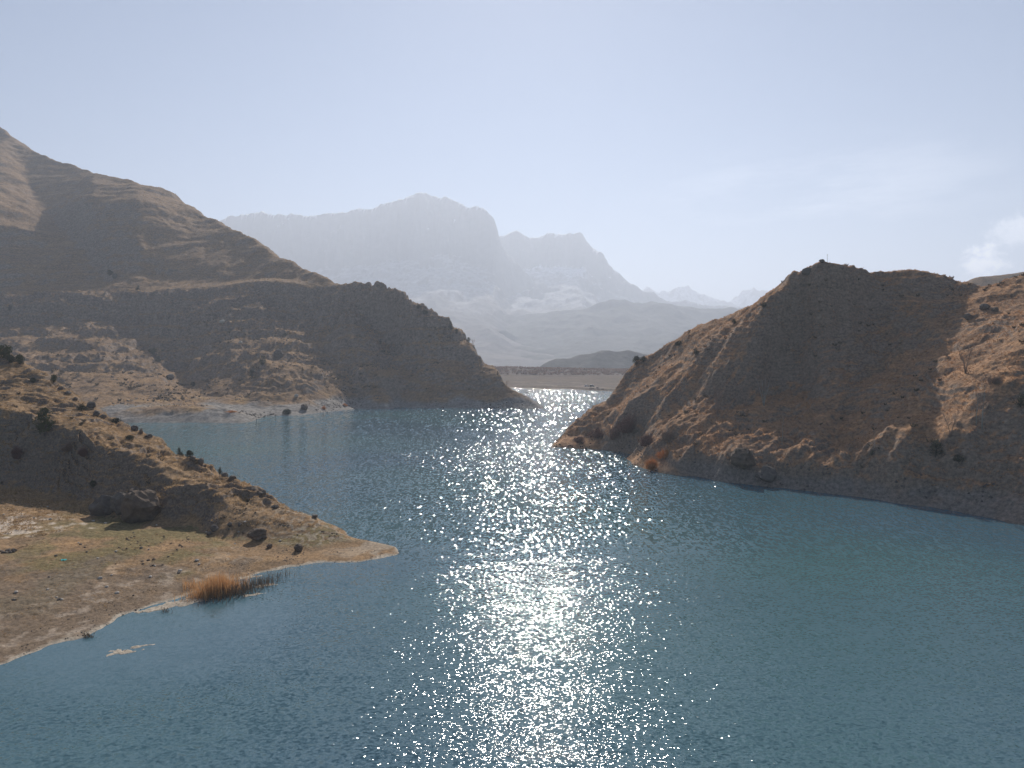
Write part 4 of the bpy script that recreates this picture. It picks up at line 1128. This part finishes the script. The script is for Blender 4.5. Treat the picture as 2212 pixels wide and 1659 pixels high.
def rubble(name, hname, az, rr, n, size, mat, seed, keep):
    rng = np.random.default_rng(seed)
    a = np.radians(rng.uniform(az[0], az[1], n)); r = np.sqrt(rng.uniform(rr[0] ** 2, rr[1] ** 2, n))
    X, Y = r * np.sin(a), r * np.cos(a); Z = HILLS[hname](X, Y)
    ok = keep(X, Y, Z, rng.random(n)); X, Y, Z = X[ok], Y[ok], Z[ok]; m_ = len(X)
    sc_ = size * rng.uniform(0.35, 1.0, m_) ** 1.6
    base = np.array([(1, 0, 0), (0, 1, 0), (-1, 0, 0), (0, -1, 0), (0, 0, .75), (0, 0, -.6)])
    V = base[None] * rng.uniform(0.6, 1.2, (m_, 6, 3)) + rng.uniform(-.25, .25, (m_, 6, 3))
    V = V * sc_[:, None, None] + np.stack([X, Y, Z], -1)[:, None, :]
    F_ = np.array([(0, 1, 4), (1, 2, 4), (2, 3, 4), (3, 0, 4), (1, 0, 5), (2, 1, 5), (3, 2, 5), (0, 3, 5)])
    I = (F_[None] + (np.arange(m_) * 6)[:, None, None]).reshape(-1).astype(np.int32); nf = len(I) // 3
    me = bpy.data.meshes.new(name); me.vertices.add(m_ * 6); me.vertices.foreach_set('co', V.reshape(-1).astype(np.float32))
    me.loops.add(nf * 3); me.loops.foreach_set('vertex_index', I)
    me.polygons.add(nf); me.polygons.foreach_set('loop_start', np.arange(0, nf * 3, 3, dtype=np.int32)); me.polygons.foreach_set('loop_total', np.full(nf, 3, dtype=np.int32))
    me.update(calc_edges=True); me.materials.append(mat)
    o = bpy.data.objects.new(name, me); col.objects.link(o); o['kind'] = 'stuff'
    return o
rubble('pebbles', 'near', (-39, -9), (64, 128), 16000, 0.14, MRK, 11, lambda X, Y, Z, u: (Z > -0.05) & (Z < 0.7) & (u < 0.8 * sstep(-0.2, 0.3, fbm(X, Y, 5, 3, 211))))
rubble('scree', 'near', (-30, -9), (95, 180), 9000, 0.30, MRB, 12, lambda X, Y, Z, u: (Z > 1.2) & (X > -60) & (u < 0.9 * sstep(0.05, 0.4, fbm(X, Y, 6, 3, 212))))
rubble('scree', 'right', (3, 40), (112, 250), 26000, 0.50, MRK, 13, lambda X, Y, Z, u: (Z > -0.2) & (Z < 6) & (u < 0.9 * sstep(0.0, 0.4, fbm(X, Y, 9, 3, 213))))
rubble('scree', 'left', (-30, 4), (315, 520), 30000, 0.85, MRK, 14, lambda X, Y, Z, u: (Z > -0.2) & (Z < 60) & (u < 0.6 * sstep(0.1, 0.5, fbm(X, Y, 22, 4, 214))))

# ---- far shore: vehicles, people, cattle, a marker
MWH = plain_mat('white_paint', (0.80, 0.80, 0.80), (0.74, 0.74, 0.74), 1, 0.35, spec=0.5)
MGP = plain_mat('grey_green_paint', (0.14, 0.17, 0.15), None, 1, 0.4, spec=0.5)
MGL = plain_mat('window_glass', (0.03, 0.035, 0.04), None, 1, 0.08, spec=0.6)
MTY = plain_mat('tyre_rubber', (0.03, 0.03, 0.03))
MRD = plain_mat('red_cloth', (0.40, 0.06, 0.05))
MNV = plain_mat('dark_cloth', (0.05, 0.055, 0.07))
MSK = plain_mat('skin', (0.45, 0.28, 0.20))
MCW = plain_mat('dark_hide', (0.075, 0.05, 0.038), (0.04, 0.03, 0.025), 1.5)
def loft(name, secs, mat, parent=None):
    """closed body through cross sections given as (x, half width, bottom, top, shoulder height)"""
    v, f = [], []
    for (x, hw, zb, zt, zs, tw) in secs:
        v += [(x, -hw, zb), (x, -hw, zs), (x, -tw, zt), (x, tw, zt), (x, hw, zs), (x, hw, zb)]
    for i in range(len(secs) - 1):
        for k in range(6):
            a, b = i * 6 + k, i * 6 + (k + 1) % 6
            f.append((a, b, b + 6, a + 6))
    f.append(tuple(range(5, -1, -1))); f.append(tuple((len(secs) - 1) * 6 + k for k in range(6)))
    return add_mesh(name, v, f, mat, parent)
def vehicle(name, loc, rz, label, paint, roof, van):
    o = empty(name, loc, label, 'car', None, rz)
    L, H = (4.6, 1.95) if van else (4.4, 1.48)
    loft('body', [(-L / 2, .78, .35, .85, .6, .72), (-L / 2 + .15, .86, .28, .98, .7, .8), (0, .88, .26, 1.02, .7, .82), (L / 2 - 1.0, .87, .26, 1.0, .7, .80), (L / 2 - .1, .80, .3, .82, .6, .72), (L / 2, .74, .4, .7, .55, .66)], paint, o)
    cb = loft('cabin', [(-L / 2 + (.1 if van else .5), .78, .95, 1.0, .97, .74), (-L / 2 + (.3 if van else .95), .74, .95, H - .08, 1.1, .62), (.35 if not van else .6, .74, .95, H - .06, 1.1, .62), (L / 2 - (.95 if van else 1.15), .76, .95, 1.0, .97, .72)], MGL, o)
    g = Geo(); g.box((-.25 if not van else -.35, 0, H - .03), (2.0 if not van else 3.0, 1.28, .07)); g.build('roof', roof, o)
    for sx in (-1, 1):
        for sy in (-1, 1):
            w = Geo(); w.tube([(sx * L * .31, sy * .68, .33), (sx * L * .31, sy * .90, .33)], [.33, .33], 14); w.build('wheel', MTY, o)
    return o
p = at('plain', 1267.5, 835, 560, 800); vehicle('parked_car', p, 0.15, 'white car parked on the far beach, left of the green-grey one', MWH, MWH, False)
p = at('plain', 1279, 835.5, 560, 800); vehicle('parked_van', p, 0.1, 'grey-green off-road vehicle with a white roof on the far beach', MGP, MWH, True)
def person(loc, rz, label, top, stride):
    import bmesh
    o = empty('person', loc, label, 'person', None, rz)
    g = Geo()
    for s_ in (-1, 1):
        g.tube([(s_ * .10, s_ * stride, .04), (s_ * .10, s_ * stride * .5, .48), (s_ * .09, 0, .90)], [.05, .06, .09], 8)
        g.tube([(s_ * .10, s_ * stride + .02, .04), (s_ * .10, s_ * stride - .18, .03)], [.045, .04], 6)
        g.tube([(s_ * .19, 0, 1.42), (s_ * .25, .03, 1.14), (s_ * .24, -.08, .90), (s_ * .235, -.10, .80)], [.055, .045, .035, .03], 8)
    g.tube([(0, 0, .84), (0, 0, 1.0), (0, 0, 1.25), (0, 0, 1.44), (0, 0, 1.52), (0, -.01, 1.58), (0, -.02, 1.68), (0, -.01, 1.76)], [.14, .15, .17, .17, .06, .07, .10, .05], 10)
    g.build('body', MSK, o, True)
    c = Geo(); c.tube([(0, 0, .80), (0, 0, 1.0), (0, 0, 1.25), (0, 0, 1.46)], [.165, .175, .195, .15], 10)
    for s_ in (-1, 1): c.tube([(s_ * .18, 0, 1.44), (s_ * .255, .03, 1.14), (s_ * .245, -.08, .90)], [.075, .062, .05], 8)
    c.build('jacket', top, o, True)
    t = Geo()
    for s_ in (-1, 1): t.tube([(s_ * .10, s_ * stride, .10), (s_ * .10, s_ * stride * .5, .48), (s_ * .09, 0, .92)], [.075, .085, .11], 8)
    t.build('trousers', MNV, o, True)
    hr = Geo(); hr.tube([(0, .03, 1.62), (0, .02, 1.72), (0, .01, 1.80)], [.10, .112, .05], 8); hr.build('hair', MTY, o, True)
    return o
for k, (x, top, lab) in enumerate([(1263.6, MRD, 'person in a red top left of the white car on the far beach'), (1271.8, MRD, 'person in a red top between the two vehicles on the far beach'), (1274.2, MNV, 'person in dark clothes beside the grey-green vehicle')]):
    person(at('plain', x, 835.2, 560, 800), k * 1.3, lab, top, .06 + .05 * k)
def cow(loc, rz, label, graze):
    o = empty('cow', loc, label, 'cow', None, rz)
    g = Geo()
    hz_ = .45 if graze else 1.45
    g.tube([(-1.05, 0, 1.12), (-.95, 0, 1.12), (-.6, 0, 1.05), (-.1, 0, .98), (.4, 0, 1.0), (.75, 0, 1.08), (1.0, 0, 1.15 if not graze else 1.0), (1.25, 0, (1.15 + hz_) / 2 if graze else 1.32), (1.45, 0, hz_), (1.75, 0, hz_ - .18)], [.10, .30, .34, .39, .37, .33, .22, .16, .15, .08], 10)
    for sx, kn in ((.68, .06), (-.82, -.10)):
        for sy in (-.19, .19):
            g.tube([(sx, sy, .95), (sx + kn * .4, sy, .62), (sx - kn, sy, .40), (sx, sy, .03)], [.14, .085, .055, .05], 7)
    g.build('body', MCW, o, True)
    t = Geo(); t.tube([(-1.08, 0, 1.2), (-1.18, 0, .9), (-1.15, 0, .45)], [.035, .025, .04], 5); t.build('tail', MCW, o, True)
    for s_ in (-1, 1):
        e = Geo(); e.leaf((1.40, s_ * .16, hz_ + .08), (-.02, s_ * .16, .02), .05); e.build('ear', MCW, o)
        hn_ = Geo(); hn_.tube([(1.42, s_ * .07, hz_ + .12), (1.45, s_ * .18, hz_ + .22), (1.5, s_ * .2, hz_ + .32)], [.025, .018, .006], 5); hn_.build('horn', MPS, o)
    return o
for x, y, rz, gr, lab in [(1275, 841.0, 0.2, True, 'leftmost of the cattle on the far beach below the vehicles'), (1281, 842.0, 3.0, True, 'second of the cattle from the left, broadest in view'),
                          (1290.5, 839.2, 0.4, False, 'cow standing highest up the far beach'), (1292, 842.6, 0.1, True, 'cow at the water edge straight below the highest one'), (1302, 843.0, 3.3, True, 'rightmost of the cattle, alone on the far beach')]:
    cow(at('plain', x, y, 540, 800), rz, lab, gr)
# white marker post standing in the shallows
q = Wt(1266, 849)
g = Geo(); g.tube([(0, 0, -1), (0, 0, 1.6), (0, 0, 2.2), (0, 0, 2.35)], [.22, .20, .16, .05], 10); o = g.build('marker_post', MWH); o.location = q
tag(o, 'small white marker post in the water by the dark sandbar', 'marker')
# pole on the right peak
p = at('right', 1787, 567, 180, 230)
g = Geo(); g.tube([(0, 0, -.3), (0, 0, 2.4)], [.045, .035], 6); g.box((0, 0, 2.2), (.5, .05, .05)); o = g.build('pole', MDK); o.location = p
tag(o, 'thin pole standing on the right peak', 'pole')
# dark sandbar in the far arm
xs = np.linspace(1232, 1345, 60); v, f = [], []
for i, x in enumerate(xs):
    t = i / 59.0; q = Wt(x, 845.6 + (x - 1232) * 0.062)
    wdt = 3.4 * math.sin(math.pi * min(1, t * 0.9 + 0.04)) ** 0.6
    for k, (oy, oz) in enumerate(((-1, -.15), (-.5, .10), (0, .22), (.5, .12), (1, -.15))):
        v.append((q[0], q[1] + oy * wdt, oz + 0.03 * math.sin(i * 1.7 + k)))
for i in range(59):
    for k in range(4): f.append((i * 5 + k, (i + 1) * 5 + k, (i + 1) * 5 + k + 1, i * 5 + k + 1))
o = add_mesh('sandbar', v, f, MDK, None, True); o['kind'] = 'structure'

# ---------------------------------------------------------------- haze
hm = bpy.data.materials.new('haze_air'); hm.use_nodes = True
hn, hl = hm.node_tree.nodes, hm.node_tree.links; hn.clear()
ho = hn.new('ShaderNodeOutputMaterial'); hv = hn.new('ShaderNodeVolumePrincipled')
hv.inputs['Color'].default_value = (0.78, 0.86, 1.0, 1)
hv.inputs['Density'].default_value = 0.00021
hv.inputs['Anisotropy'].default_value = 0.32
hl.new(hv.outputs[0], ho.inputs['Volume'])
hx, hy0, hy1, hz0, hz1 = 17000, -1200, 27000, -19.0, 1330.0
vs = [(x, y, z) for z in (hz0, hz1) for (x, y) in ((-hx, hy0), (hx, hy0), (hx, hy1), (-hx, hy1))]
me = bpy.data.meshes.new('haze'); me.from_pydata(vs, [], [(3, 2, 1, 0), (4, 5, 6, 7), (0, 1, 5, 4), (1, 2, 6, 5), (2, 3, 7, 6), (3, 0, 4, 7)])
me.materials.append(hm); hz = bpy.data.objects.new('haze', me); col.objects.link(hz); hz['kind'] = 'stuff'
